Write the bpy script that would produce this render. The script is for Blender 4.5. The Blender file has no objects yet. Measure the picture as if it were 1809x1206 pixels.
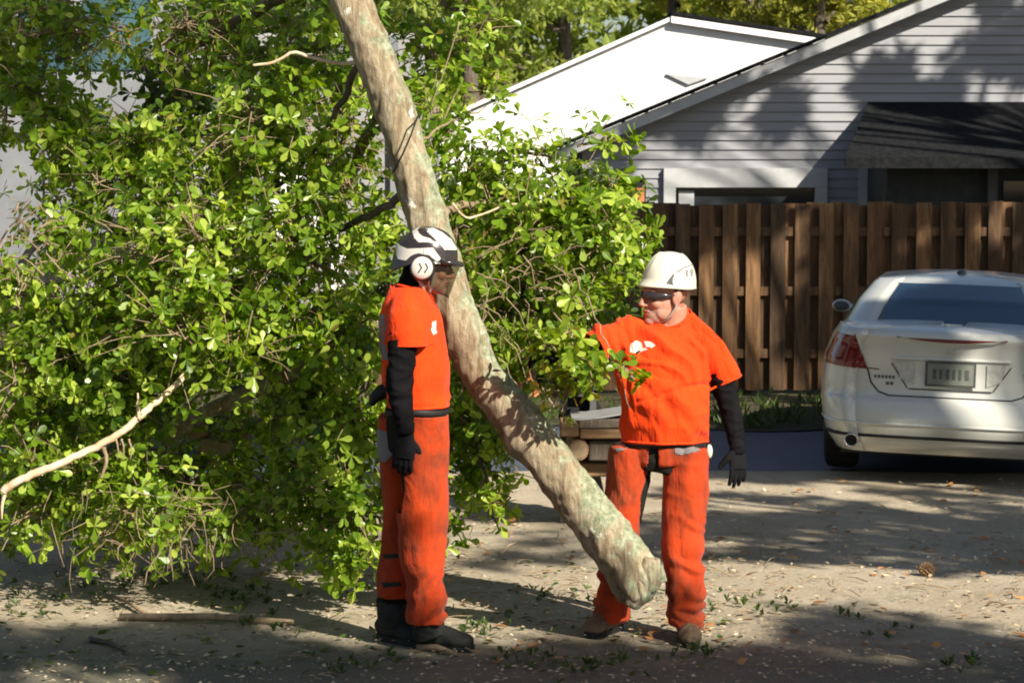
import bpy, bmesh, math, random
import numpy as np
from mathutils import Vector, Matrix, noise
from mathutils.bvhtree import BVHTree
R = math.radians
random.seed(7); rng = np.random.default_rng(7)
SC = bpy.context.scene; COL = SC.collection
# ------------------------------------------------------------------ camera, sky, sun
F = 4200.0; W0, H0 = 1809.0, 1206.0; CAMZ = 2.25
PITCH = math.atan((603 - 282) / F)
cam = bpy.data.cameras.new('camera'); camo = bpy.data.objects.new('camera', cam); COL.objects.link(camo)
cam.sensor_width = 36; cam.lens = 36 * F / W0; cam.clip_end = 600; cam.clip_start = .1
camo.location = (0, 0, CAMZ); camo.rotation_euler = (R(90) - PITCH, 0, 0); SC.camera = camo
cam.dof.use_dof = True; cam.dof.focus_distance = 11.4; cam.dof.aperture_fstop = 9
SUN_EL = R(36); SDX, SDY = .62, -.785
world = bpy.data.worlds.new('World'); SC.world = world; world.use_nodes = True
nt = world.node_tree; bg = nt.nodes['Background']
sky = nt.nodes.new('ShaderNodeTexSky'); sky.sky_type = 'NISHITA'; sky.sun_disc = False
sky.sun_elevation = SUN_EL; sky.sun_rotation = math.atan2(SDX, SDY)
nt.links.new(sky.outputs[0], bg.inputs[0]); bg.inputs[1].default_value = .05
sun = bpy.data.lights.new('sun', 'SUN'); suno = bpy.data.objects.new('sun', sun); COL.objects.link(suno)
sun.energy = 5.0; sun.angle = R(.55); sun.color = (1, .915, .78)
SV = Vector((SDX * math.cos(SUN_EL), SDY * math.cos(SUN_EL), math.sin(SUN_EL))).normalized()
suno.rotation_euler = SV.to_track_quat('Z', 'Y').to_euler(); suno.location = (12, -12, 15)
SC.view_settings.view_transform = 'Standard'; SC.view_settings.look = 'None'
SC.view_settings.exposure = .9; SC.view_settings.gamma = 1
try:
    SC.cycles.use_denoising = True; SC.cycles.filter_width = 1.9; SC.cycles.max_bounces = 6; SC.cycles.transparent_max_bounces = 12
except Exception: pass

def at(px, py, Y):
    u = (px - W0 / 2) / F; v = -(py - H0 / 2) / F
    d = Vector((u, math.cos(PITCH) + v * math.sin(PITCH), -math.sin(PITCH) + v * math.cos(PITCH)))
    return Vector((0, 0, CAMZ)) + d * (Y / d.y)
def pxm(Y): return F / Y

# ------------------------------------------------------------------ materials
def node_mat(name):
    m = bpy.data.materials.new(name); m.use_nodes = True
    return m, m.node_tree.nodes, m.node_tree.links, m.node_tree.nodes['Principled BSDF']
def ramp(N, stops):
    r = N.new('ShaderNodeValToRGB'); e = r.color_ramp.elements
    e[0].position, e[0].color = stops[0][0], (*stops[0][1], 1)
    e[1].position, e[1].color = stops[-1][0], (*stops[-1][1], 1)
    for p, c in stops[1:-1]:
        q = e.new(p); q.color = (*c, 1)
    return r
def coords(N, L, scale=(1, 1, 1), rot=(0, 0, 0), kind='Object'):
    t = N.new('ShaderNodeTexCoord'); m = N.new('ShaderNodeMapping')
    m.inputs['Scale'].default_value = scale; m.inputs['Rotation'].default_value = rot
    L.new(t.outputs[kind], m.inputs[0]); return m.outputs[0]
def ntex(N, L, vec, scale, detail=6, rough=.6, dist=0):
    n = N.new('ShaderNodeTexNoise'); n.inputs['Scale'].default_value = scale
    n.inputs['Detail'].default_value = detail; n.inputs['Roughness'].default_value = rough
    n.inputs['Distortion'].default_value = dist; L.new(vec, n.inputs['Vector']); return n.outputs[0]
def bump(N, L, b, h, strength=.3, dist=.01, prev=None):
    k = N.new('ShaderNodeBump'); k.inputs['Strength'].default_value = strength; k.inputs['Distance'].default_value = dist
    L.new(h, k.inputs['Height'])
    if prev: L.new(prev, k.inputs['Normal'])
    L.new(k.outputs[0], b.inputs['Normal']); return k.outputs[0]
def mixc(N, L, a, b, f, mode='MIX'):
    m = N.new('ShaderNodeMix'); m.data_type = 'RGBA'; m.blend_type = mode
    for s, v in ((6, a), (7, b)):
        if isinstance(v, tuple): m.inputs[s].default_value = (*v, 1)
        else: L.new(v, m.inputs[s])
    if isinstance(f, (int, float)): m.inputs[0].default_value = f
    else: L.new(f, m.inputs[0])
    return m.outputs[2]
def noisy(name, stops, scale=8, rough=.8, sc=(1, 1, 1), detail=6, bs=.2, bd=.01, bscale=None, spec=.3, metal=0, coat=0, kind='Object', dist=0):
    m, N, L, b = node_mat(name); v = coords(N, L, sc, kind=kind)
    n = ntex(N, L, v, scale, detail, .6, dist); r = ramp(N, stops); L.new(n, r.inputs[0]); L.new(r.outputs[0], b.inputs['Base Color'])
    b.inputs['Roughness'].default_value = rough; b.inputs['Specular IOR Level'].default_value = spec; b.inputs['Metallic'].default_value = metal
    if coat: b.inputs['Coat Weight'].default_value = coat; b.inputs['Coat Roughness'].default_value = .08
    if bs: bump(N, L, b, ntex(N, L, v, bscale or scale * 4, 8), bs, bd)
    return m
def c3(r, g, b): return (r, g, b)
def two(name, a, b, scale=8, **k): return noisy(name, [(.3, a), (.7, b)], scale, **k)

def leaf_mat(name, dark, mid, light, trans=.45, rough=.42, brown=None):
    m, N, L, b = node_mat(name); a = N.new('ShaderNodeAttribute'); a.attribute_name = 'tone'
    st = [(0, dark), (.5, mid), (.93, light)]
    if brown: st.append((1.0, brown))
    r = ramp(N, st); L.new(a.outputs['Fac'], r.inputs[0])
    b.inputs['Roughness'].default_value = rough; b.inputs['Specular IOR Level'].default_value = .45
    L.new(r.outputs[0], b.inputs['Base Color'])
    t = N.new('ShaderNodeBsdfTranslucent')
    tc = mixc(N, L, r.outputs[0], (1.0, 1.0, .35), .0); hs = N.new('ShaderNodeHueSaturation')
    hs.inputs['Value'].default_value = 1.5; hs.inputs['Saturation'].default_value = 1.1; hs.inputs['Hue'].default_value = .49
    L.new(tc, hs.inputs['Color']); L.new(hs.outputs[0], t.inputs[0])
    mx = N.new('ShaderNodeMixShader'); mx.inputs[0].default_value = trans
    L.new(b.outputs[0], mx.inputs[1]); L.new(t.outputs[0], mx.inputs[2])
    L.new(mx.outputs[0], N['Material Output'].inputs[0]); return m

M = {}
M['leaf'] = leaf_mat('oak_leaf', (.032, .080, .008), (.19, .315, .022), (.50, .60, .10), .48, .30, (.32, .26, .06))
M['leaf_far'] = leaf_mat('far_leaf', (.12, .19, .03), (.22, .29, .045), (.34, .38, .08), .4, .6)
M['leaf_pine'] = leaf_mat('pine_needle', (.12, .16, .03), (.28, .30, .04), (.46, .43, .06), .35, .6)
M['leaf_shade'] = leaf_mat('shade_leaf', (.04, .07, .02), (.06, .1, .025), (.08, .13, .03), .3, .6)
M['leaf_dark'] = leaf_mat('dark_leaf', (.03, .055, .014), (.055, .10, .018), (.12, .18, .03), .35, .5)  # darker leaf; on the trees behind, shade is put into the colour
M['twig'] = two('twig_bark', (.16, .115, .07), (.34, .26, .16), 30, rough=.9)
M['bark_dark'] = two('dark_bark', (.05, .04, .03), (.16, .13, .10), 12, rough=.95, sc=(1, 1, .3), bs=.6, bd=.02)
M['peeled'] = two('peeled_wood', (.50, .32, .17), (.72, .60, .45), 14, rough=.7, bs=.4)
M['cutwood'] = two('cut_wood', (.20, .14, .08), (.36, .27, .17), 22, rough=.8, bs=.3)
def bark_mat():
    m, N, L, b = node_mat('lichen_bark'); v = coords(N, L, (1, 1, 1)); vs = coords(N, L, (1, 1, .22), (0, R(25), 0))
    base = ramp(N, [(.28, (.13, .082, .04)), (.5, (.36, .29, .185)), (.72, (.58, .50, .36))]); L.new(ntex(N, L, vs, 26, 8, .65, .6), base.inputs[0])
    # grey-green lichen, thicker on the upper right flank of the stem
    sep = N.new('ShaderNodeSeparateXYZ'); g = N.new('ShaderNodeNewGeometry'); L.new(g.outputs['Normal'], sep.inputs[0])
    side = N.new('ShaderNodeMath'); side.operation = 'MULTIPLY_ADD'; side.inputs[1].default_value = .13; L.new(sep.outputs[0], side.inputs[0])
    L.new(ntex(N, L, v, 7.5, 8, .68, .5), side.inputs[2])
    # more lichen on the lower stem
    pz = N.new('ShaderNodeSeparateXYZ'); tc = N.new('ShaderNodeTexCoord'); L.new(tc.outputs['Object'], pz.inputs[0])
    hz = N.new('ShaderNodeMapRange'); hz.inputs[1].default_value = 2.6; hz.inputs[2].default_value = 1.0; hz.inputs[3].default_value = -.03; hz.inputs[4].default_value = .06
    L.new(pz.outputs[2], hz.inputs[0]); ad = N.new('ShaderNodeMath'); L.new(side.outputs[0], ad.inputs[0]); L.new(hz.outputs[0], ad.inputs[1])
    lm = ramp(N, [(.56, (0, 0, 0)), (.66, (1, 1, 1))]); L.new(ad.outputs[0], lm.inputs[0])
    lc = ramp(N, [(.32, (.13, .16, .09)), (.5, (.33, .36, .23)), (.72, (.60, .61, .48))]); L.new(ntex(N, L, v, 30, 6, .7), lc.inputs[0])
    col = mixc(N, L, base.outputs[0], lc.outputs[0], lm.outputs[0])
    wv = ramp(N, [(.66, (0, 0, 0)), (.70, (1, 1, 1))]); L.new(ntex(N, L, v, 9, 5, .55, .2), wv.inputs[0])
    col = mixc(N, L, col, (.70, .70, .60), wv.outputs[0])
    dk = ramp(N, [(.30, (.8, .8, .8)), (.38, (0, 0, 0))]); L.new(ntex(N, L, vs, 16, 6, .7, 1.2), dk.inputs[0])
    col = mixc(N, L, col, (.10, .07, .04), dk.outputs[0])
    L.new(col, b.inputs['Base Color']); b.inputs['Roughness'].default_value = .9; b.inputs['Specular IOR Level'].default_value = .2
    p = bump(N, L, b, ntex(N, L, vs, 30, 9, .7, .5), 1.0, .03); bump(N, L, b, ntex(N, L, v, 9, 6), .5, .02, p)
    return m
M['bark'] = bark_mat()
def cloth(name, a, b, dirt=None, dirtlo=.55, rough=.85, bs=.35):
    m, N, L, bb = node_mat(name); v = coords(N, L); r = ramp(N, [(.3, a), (.7, b)]); L.new(ntex(N, L, v, 5, 6), r.inputs[0]); col = r.outputs[0]
    if dirt:
        d = ramp(N, [(dirtlo, (0, 0, 0)), (dirtlo + .22, (.85, .85, .85))]); L.new(ntex(N, L, coords(N, L, (1, 1, .55)), 7, 7, .7, .6), d.inputs[0])
        col = mixc(N, L, col, dirt, d.outputs[0])
    L.new(col, bb.inputs['Base Color']); bb.inputs['Roughness'].default_value = rough; bb.inputs['Specular IOR Level'].default_value = .2
    bb.inputs['Sheen Weight'].default_value = .08 if a[0] > .1 else 0; bb.inputs['Specular IOR Level'].default_value = .2 if a[0] > .1 else .05
    p = bump(N, L, bb, ntex(N, L, coords(N, L, (1.2, 1, .5), (0, R(35), 0)), 9, 4, .5, .8), bs, .03)
    bump(N, L, bb, ntex(N, L, v, 260, 3), .25, .002, p); return m
M['shirt'] = cloth('orange_shirt', (.74, .041, .002), (.87, .060, .003), None, bs=.9)
M['chaps'] = cloth('orange_chaps', (.36, .033, .005), (.52, .055, .008), (.12, .038, .018), .46, bs=.7)
M['black_cloth'] = cloth('black_cloth', (.005, .005, .006), (.011, .010, .011), None)
M['grey_cloth'] = cloth('grey_cloth', (.14, .13, .13), (.24, .22, .22), None)
M['strap'] = cloth('pale_strap', (.3, .27, .24), (.42, .38, .34), None)
M['trouser'] = cloth('dark_trouser', (.012, .011, .010), (.028, .024, .02), None)
M['glove'] = cloth('black_glove', (.006, .006, .007), (.016, .016, .017), (.07, .055, .04), .62)
M['skin'] = two('skin', (.40, .17, .11), (.50, .25, .18), 9, rough=.5, bs=.15, bd=.004, bscale=80)
M['lip'] = two('lip', (.30, .09, .07), (.36, .12, .09), 30, rough=.45, bs=.1)
M['stubble'] = two('stubble_skin', (.33, .17, .12), (.46, .27, .21), 120, rough=.7, bs=.2, bd=.003, bscale=200)
M['boot_brown'] = two('brown_boot', (.09, .06, .035), (.24, .16, .10), 16, rough=.75, bs=.4)
M['boot_dark'] = two('dark_boot', (.010, .011, .010), (.03, .032, .027), 16, rough=.8, bs=.4)
M['helmet_white'] = two('helmet_cream', (.60, .58, .46), (.70, .68, .56), 6, rough=.32, bs=.06, coat=.4)
M['plastic_white'] = two('plastic_white', (.54, .51, .45), (.62, .59, .53), 6, rough=.35, bs=.05, coat=.3)
M['plastic_black'] = two('plastic_black', (.02, .017, .018), (.045, .038, .038), 6, rough=.22, bs=.05, coat=.5)
M['dark_grey'] = two('dark_grey', (.06, .06, .06), (.1, .1, .1), 6, rough=.5)
M['hazy_red'] = two('red_glass', (.11, .002, .006), (.16, .004, .009), 10, rough=.12, coat=.8, bs=0)
M['paint'] = noisy('silver_cream_paint', [(.3, (.58, .59, .54)), (.7, (.64, .65, .60))], 3, rough=.3, bs=0, metal=.15, coat=.7, spec=.5)
M['car_glass'] = noisy('car_glass', [(.3, (.012, .03, .055)), (.7, (.02, .05, .09))], 2, rough=.04, bs=0, spec=.9, coat=1)
M['tyre'] = two('tyre_rubber', (.012, .012, .012), (.025, .024, .023), 20, rough=.9)
M['chrome'] = noisy('chrome', [(.3, (.55, .55, .55)), (.7, (.7, .7, .7))], 5, rough=.18, bs=0, metal=1)
M['lens_clear'] = noisy('clear_lens', [(.3, (.35, .36, .33)), (.7, (.55, .56, .52))], 30, rough=.15, bs=0, coat=.8)
M['trim_black'] = two('trim_black', (.012, .012, .012), (.02, .02, .02), 8, rough=.6)
M['plate'] = noisy('plate_face', [(.3, (.16, .18, .15)), (.7, (.22, .24, .20))], 20, rough=.4, bs=0)
M['plate_ink'] = noisy('plate_ink', [(.3, (.07, .08, .08)), (.7, (.1, .11, .1))], 20, rough=.5, bs=0)
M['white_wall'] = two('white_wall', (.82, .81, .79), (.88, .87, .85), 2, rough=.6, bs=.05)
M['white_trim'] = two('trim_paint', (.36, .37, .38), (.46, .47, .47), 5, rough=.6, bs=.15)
M['shingle'] = two('dark_shingle', (.008, .009, .010), (.024, .025, .027), 18, rough=1, bs=.6, bd=.02, spec=.04)
M['porch_wall'] = two('porch_wall', (.035, .038, .04), (.06, .064, .066), 6, rough=.9)  # porch shade put into the wall colour as a dark grey
M['window_dark'] = noisy('window_dark', [(.3, (.012, .015, .018)), (.7, (.03, .035, .04))], 3, rough=.1, bs=0, spec=.6)
M['truck_white_shaded'] = two('shaded_truck_paint', (.17, .18, .20), (.25, .26, .28), 4, rough=.35, bs=.05, coat=.4)  # white truck with its shade put into the paint as grey
M['truck_grey'] = two('truck_grey', (.22, .22, .22), (.32, .32, .32), 4, rough=.6, bs=.1)
M['truck_glass'] = noisy('truck_glass', [(.3, (.03, .07, .08)), (.7, (.07, .13, .15))], 3, rough=.08, bs=0, coat=1)
M['old_timber'] = two('old_timber', (.16, .09, .045), (.36, .22, .12), 10, rough=.85, sc=(.3, 1, 1), bs=.4)
M['orange_wood'] = two('orange_wood', (.42, .13, .04), (.60, .24, .09), 14, rough=.8, bs=.4)

def siding_mat():
    m, N, L, b = node_mat('grey_siding'); v = coords(N, L, (.4, 1, 3))
    r = ramp(N, [(.3, (.245, .25, .27)), (.7, (.30, .305, .325))]); L.new(ntex(N, L, v, 2.2, 6), r.inputs[0]); L.new(r.outputs[0], b.inputs['Base Color'])
    b.inputs['Roughness'].default_value = .75; bump(N, L, b, ntex(N, L, coords(N, L, (.2, 1, 4)), 30, 5), .25, .006); return m
M['siding'] = siding_mat()
def board_mat(name, a, mid, c):
    m, N, L, b = node_mat(name); v = coords(N, L, (1, 1, .12)); oi = N.new('ShaderNodeObjectInfo')
    r = ramp(N, [(.25, a), (.5, mid), (.8, c)]); L.new(ntex(N, L, v, 14, 8, .7, .7), r.inputs[0])
    at_ = N.new('ShaderNodeAttribute'); at_.attribute_name = 'tone'
    rr = ramp(N, [(0, (.42, .45, .50)), (.5, (.85, .80, .75)), (1, (1.0, 1.0, 1.0))]); L.new(at_.outputs['Fac'], rr.inputs[0])
    col = mixc(N, L, r.outputs[0], rr.outputs[0], 1.0, 'MULTIPLY')
    L.new(col, b.inputs['Base Color']); b.inputs['Roughness'].default_value = .85; bump(N, L, b, ntex(N, L, v, 60, 6, .7), .5, .008); return m
M['board'] = board_mat('fence_board', (.035, .020, .011), (.165, .085, .034), (.44, .25, .11))

def ground_mat():
    m, N, L, b = node_mat('dusty_drive'); v = coords(N, L)
    base = ramp(N, [(.25, (.27, .215, .14)), (.5, (.43, .37, .275)), (.75, (.60, .53, .41))]); L.new(ntex(N, L, v, 1.1, 9, .68, .4), base.inputs[0])
    grit = ramp(N, [(.35, (.16, .13, .095)), (.55, (.46, .39, .28)), (.8, (.86, .77, .60))]); L.new(ntex(N, L, v, 55, 8, .8), grit.inputs[0])
    col = mixc(N, L, base.outputs[0], grit.outputs[0], .42)
    vo = N.new('ShaderNodeTexVoronoi'); vo.inputs['Scale'].default_value = 38; L.new(v, vo.inputs['Vector'])
    ch = ramp(N, [(.06, (1, 1, 1)), (.14, (0, 0, 0))]); L.new(vo.outputs['Distance'], ch.inputs[0])
    pk = N.new('ShaderNodeSeparateColor'); L.new(vo.outputs['Color'], pk.inputs[0]); pr = ramp(N, [(.72, (0, 0, 0)), (.8, (1, 1, 1))]); L.new(pk.outputs[0], pr.inputs[0])
    mm = N.new('ShaderNodeMath'); mm.operation = 'MULTIPLY'; L.new(ch.outputs[0], mm.inputs[0]); L.new(pr.outputs[0], mm.inputs[1])
    cc = ramp(N, [(0, (.55, .42, .26)), (.5, (.22, .13, .06)), (1, (.72, .64, .45))]); L.new(pk.outputs[1], cc.inputs[0])
    col = mixc(N, L, col, cc.outputs[0], mm.outputs[0])
    gr = ramp(N, [(.56, (0, 0, 0)), (.68, (.65, .65, .65))]); L.new(ntex(N, L, v, 2.3, 7, .75, .3), gr.inputs[0])
    col = mixc(N, L, col, (.10, .115, .055), gr.outputs[0])
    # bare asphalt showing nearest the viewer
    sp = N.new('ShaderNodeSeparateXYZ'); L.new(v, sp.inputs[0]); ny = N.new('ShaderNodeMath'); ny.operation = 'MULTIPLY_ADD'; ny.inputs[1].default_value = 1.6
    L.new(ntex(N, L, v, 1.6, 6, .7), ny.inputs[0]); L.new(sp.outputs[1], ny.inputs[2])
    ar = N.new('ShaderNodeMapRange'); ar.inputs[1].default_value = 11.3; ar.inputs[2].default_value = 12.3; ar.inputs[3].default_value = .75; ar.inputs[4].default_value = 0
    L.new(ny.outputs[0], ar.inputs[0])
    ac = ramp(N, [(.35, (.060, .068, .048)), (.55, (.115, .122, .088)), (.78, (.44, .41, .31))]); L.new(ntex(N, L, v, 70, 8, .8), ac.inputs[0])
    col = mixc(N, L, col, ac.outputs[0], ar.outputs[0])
    L.new(col, b.inputs['Base Color']); b.inputs['Roughness'].default_value = .95; b.inputs['Specular IOR Level'].default_value = .15
    p = bump(N, L, b, ntex(N, L, v, 60, 9, .8), .7, .012); bump(N, L, b, ntex(N, L, v, 4, 6), .4, .05, p); return m
M['ground'] = ground_mat()
M['asphalt'] = noisy('asphalt', [(.3, (.06, .075, .10)), (.7, (.09, .105, .135))], 3, rough=.55, bs=.4, bd=.004, bscale=120, spec=.5)
M['verge'] = two('leafy_verge', (.03, .035, .016), (.10, .08, .04), 9, rough=.95, bs=.6, bd=.03)

# ------------------------------------------------------------------ object helpers
def tag(o, label=None, cat=None, group=None, kind=None):
    if label: o['label'] = label
    if cat: o['category'] = cat
    if group: o['group'] = group
    if kind: o['kind'] = kind
    return o
def empty(name, loc=(0, 0, 0), label=None, cat=None, group=None, rz=0):
    o = bpy.data.objects.new(name, None); COL.objects.link(o); o.location = loc; o.rotation_euler = (0, 0, rz); o.empty_display_size = .2
    return tag(o, label, cat, group)
class MB:
    def __init__(s): s.v = []; s.f = []; s.m = []; s.t = []
    def add(s, vs, fs, mi=0, tone=None):
        b = len(s.v); s.v += [tuple(p) for p in vs]; s.f += [tuple(b + i for i in f) for f in fs]; s.m += [mi] * len(fs)
        s.t += [random.random() if tone is None else tone] * len(vs)
    def box(s, a, b, mi=0, tone=None):
        x0, y0, z0 = a; x1, y1, z1 = b
        s.add([(x0, y0, z0), (x1, y0, z0), (x1, y1, z0), (x0, y1, z0), (x0, y0, z1), (x1, y0, z1), (x1, y1, z1), (x0, y1, z1)],
              [(0, 3, 2, 1), (4, 5, 6, 7), (0, 1, 5, 4), (1, 2, 6, 5), (2, 3, 7, 6), (3, 0, 4, 7)], mi, tone)
    def prism(s, poly, d, mi=0):   # poly: list of Vector, d: extrusion vector
        n = len(poly); d = Vector(d)
        s.add([Vector(p) for p in poly] + [Vector(p) + d for p in poly],
              [tuple(range(n)), tuple(range(2 * n - 1, n - 1, -1))] + [(i, (i + 1) % n + 0, (i + 1) % n + n, i + n)[::-1] for i in range(n)], mi)
    def tube(s, pts, rad, seg=14, ref=None, caps=True, mi=0, jitter=0, tone=None):
        """pts: centres; rad: radius or (ra, rb); ra lies along ref (world vector) projected off the path"""
        pts = [Vector(p) for p in pts]; n = len(pts)
        if not isinstance(rad, (list,)): rad = [rad] * n
        vs = []; prev = None
        for i, p in enumerate(pts):
            t = (pts[min(i + 1, n - 1)] - pts[max(i - 1, 0)])
            if t.length < 1e-7: t = Vector((0, 0, 1))
            t.normalize()
            if ref is not None: a = Vector(ref)
            elif prev is not None: a = prev
            else: a = Vector((1, 0, 0)) if abs(t.x) < .8 else Vector((0, 1, 0))
            a = a - t * a.dot(t)
            if a.length < 1e-4: a = t.orthogonal()
            a.normalize(); prev = a; b = t.cross(a)
            ra, rb = rad[i] if isinstance(rad[i], (tuple, list)) else (rad[i], rad[i])
            for k in range(seg):
                th = 2 * math.pi * k / seg; j = 1 + (random.uniform(-jitter, jitter) if jitter else 0)
                vs.append(p + a * (ra * math.cos(th) * j) + b * (rb * math.sin(th) * j))
        fs = [(i * seg + k, i * seg + (k + 1) % seg, (i + 1) * seg + (k + 1) % seg, (i + 1) * seg + k) for i in range(n - 1) for k in range(seg)]
        if caps: fs += [tuple(range(seg - 1, -1, -1)), tuple((n - 1) * seg + k for k in range(seg))]
        s.add(vs, fs, mi, tone)
    def ball(s, c, r, seg=14, rings=9, axes=None, mi=0):
        c = Vector(c); rx, ry, rz = (r, r, r) if isinstance(r, (int, float)) else r
        ax = axes or (Vector((1, 0, 0)), Vector((0, 1, 0)), Vector((0, 0, 1)))
        vs = [c - ax[2] * rz]
        for i in range(1, rings):
            ph = -math.pi / 2 + math.pi * i / rings
            for k in range(seg):
                th = 2 * math.pi * k / seg
                vs.append(c + ax[0] * (rx * math.cos(ph) * math.cos(th)) + ax[1] * (ry * math.cos(ph) * math.sin(th)) + ax[2] * (rz * math.sin(ph)))
        vs.append(c + ax[2] * rz); fs = []
        for k in range(seg): fs.append((0, 1 + (k + 1) % seg, 1 + k))
        for i in range(rings - 2):
            for k in range(seg):
                a = 1 + i * seg + k; b = 1 + i * seg + (k + 1) % seg; fs.append((a, b, b + seg, a + seg))
        l = len(vs) - 1; o = 1 + (rings - 2) * seg
        for k in range(seg): fs.append((o + k, o + (k + 1) % seg, l))
        s.add(vs, fs, mi)
    def mesh(s, name):
        me = bpy.data.meshes.new(name); me.from_pydata(s.v, [], s.f); me.update()
        if any(s.m): me.polygons.foreach_set('material_index', s.m)
        a = me.attributes.new('tone', 'FLOAT', 'POINT'); a.data.foreach_set('value', np.array(s.t, dtype=np.float32))
        return me
    def build(s, name, mats, parent=None, smooth=False, loc=None):
        me = s.mesh(name); o = bpy.data.objects.new(name, me); COL.objects.link(o)
        for m in (mats if isinstance(mats, (list, tuple)) else [mats]): me.materials.append(m)
        if parent: o.parent = parent
        if loc is not None: o.location = loc
        if smooth: me.polygons.foreach_set('use_smooth', [True] * len(me.polygons))
        return o
def linkmesh(name, me, mats, parent=None, smooth=True):
    o = bpy.data.objects.new(name, me); COL.objects.link(o); me.materials.clear()
    for m in (mats if isinstance(mats, (list, tuple)) else [mats]): me.materials.append(m)
    if parent: o.parent = parent
    if smooth: me.polygons.foreach_set('use_smooth', [True] * len(me.polygons))
    return o
def fuse(mb, voxel=.008, smooth=3, factor=.5):
    """one continuous skin over everything in mb"""
    me = mb.mesh('tmp'); o = bpy.data.objects.new('tmp', me); COL.objects.link(o)
    m = o.modifiers.new('r', 'REMESH'); m.mode = 'VOXEL'; m.voxel_size = voxel; m.use_smooth_shade = True
    if smooth:
        k = o.modifiers.new('s', 'SMOOTH'); k.iterations = smooth; k.factor = factor
    dg = bpy.context.evaluated_depsgraph_get(); out = bpy.data.meshes.new_from_object(o.evaluated_get(dg))
    bpy.data.objects.remove(o); bpy.data.meshes.remove(me); return out
def displace(me, fn):
    n = len(me.vertices); nor = [v.normal.copy() for v in me.vertices]
    for v, q in zip(me.vertices, nor):
        v.co = v.co + q * fn(v.co, q)
    me.update()
def cut(me, test):
    """drop the faces whose centre/normal fails the test"""
    bm = bmesh.new(); bm.from_mesh(me)
    bmesh.ops.delete(bm, geom=[f for f in bm.faces if test(f.calc_center_median(), f.normal)], context='FACES')
    bm.to_mesh(me); bm.free(); return me
def bvh_of(me): return BVHTree.FromPolygons([v.co[:] for v in me.vertices], [tuple(p.vertices) for p in me.polygons])
def inpoly(x, y, P):
    c = False; n = len(P); j = n - 1
    for i in range(n):
        if (P[i][1] > y) != (P[j][1] > y) and x < (P[j][0] - P[i][0]) * (y - P[i][1]) / (P[j][1] - P[i][1]) + P[i][0]: c = not c
        j = i
    return c
def decal(tree, poly, origin, d, h=.004, off=.003):
    """polygon given in local (x,z), dropped along d from y=origin onto the surface"""
    xs = [p[0] for p in poly]; zs = [p[1] for p in poly]; mb = MB(); idx = {}
    nx = int((max(xs) - min(xs)) / h) + 1; nz = int((max(zs) - min(zs)) / h) + 1; d = Vector(d)
    vs = []; fs = []
    def pt(i, k):
        if (i, k) in idx: return idx[(i, k)]
        o = Vector((min(xs) + i * h, origin, min(zs) + k * h)); hit, nrm, _, _ = tree.ray_cast(o, d)
        if hit is None: idx[(i, k)] = None; return None
        if nrm.dot(d) > 0: nrm = -nrm
        vs.append(hit + nrm * off); idx[(i, k)] = len(vs) - 1; return idx[(i, k)]
    for i in range(nx):
        for k in range(nz):
            if inpoly(min(xs) + (i + .5) * h, min(zs) + (k + .5) * h, poly):
                q = [pt(i, k), pt(i + 1, k), pt(i + 1, k + 1), pt(i, k + 1)]
                if None not in q: fs.append(tuple(q))
    mb.add(vs, fs); return mb

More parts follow.
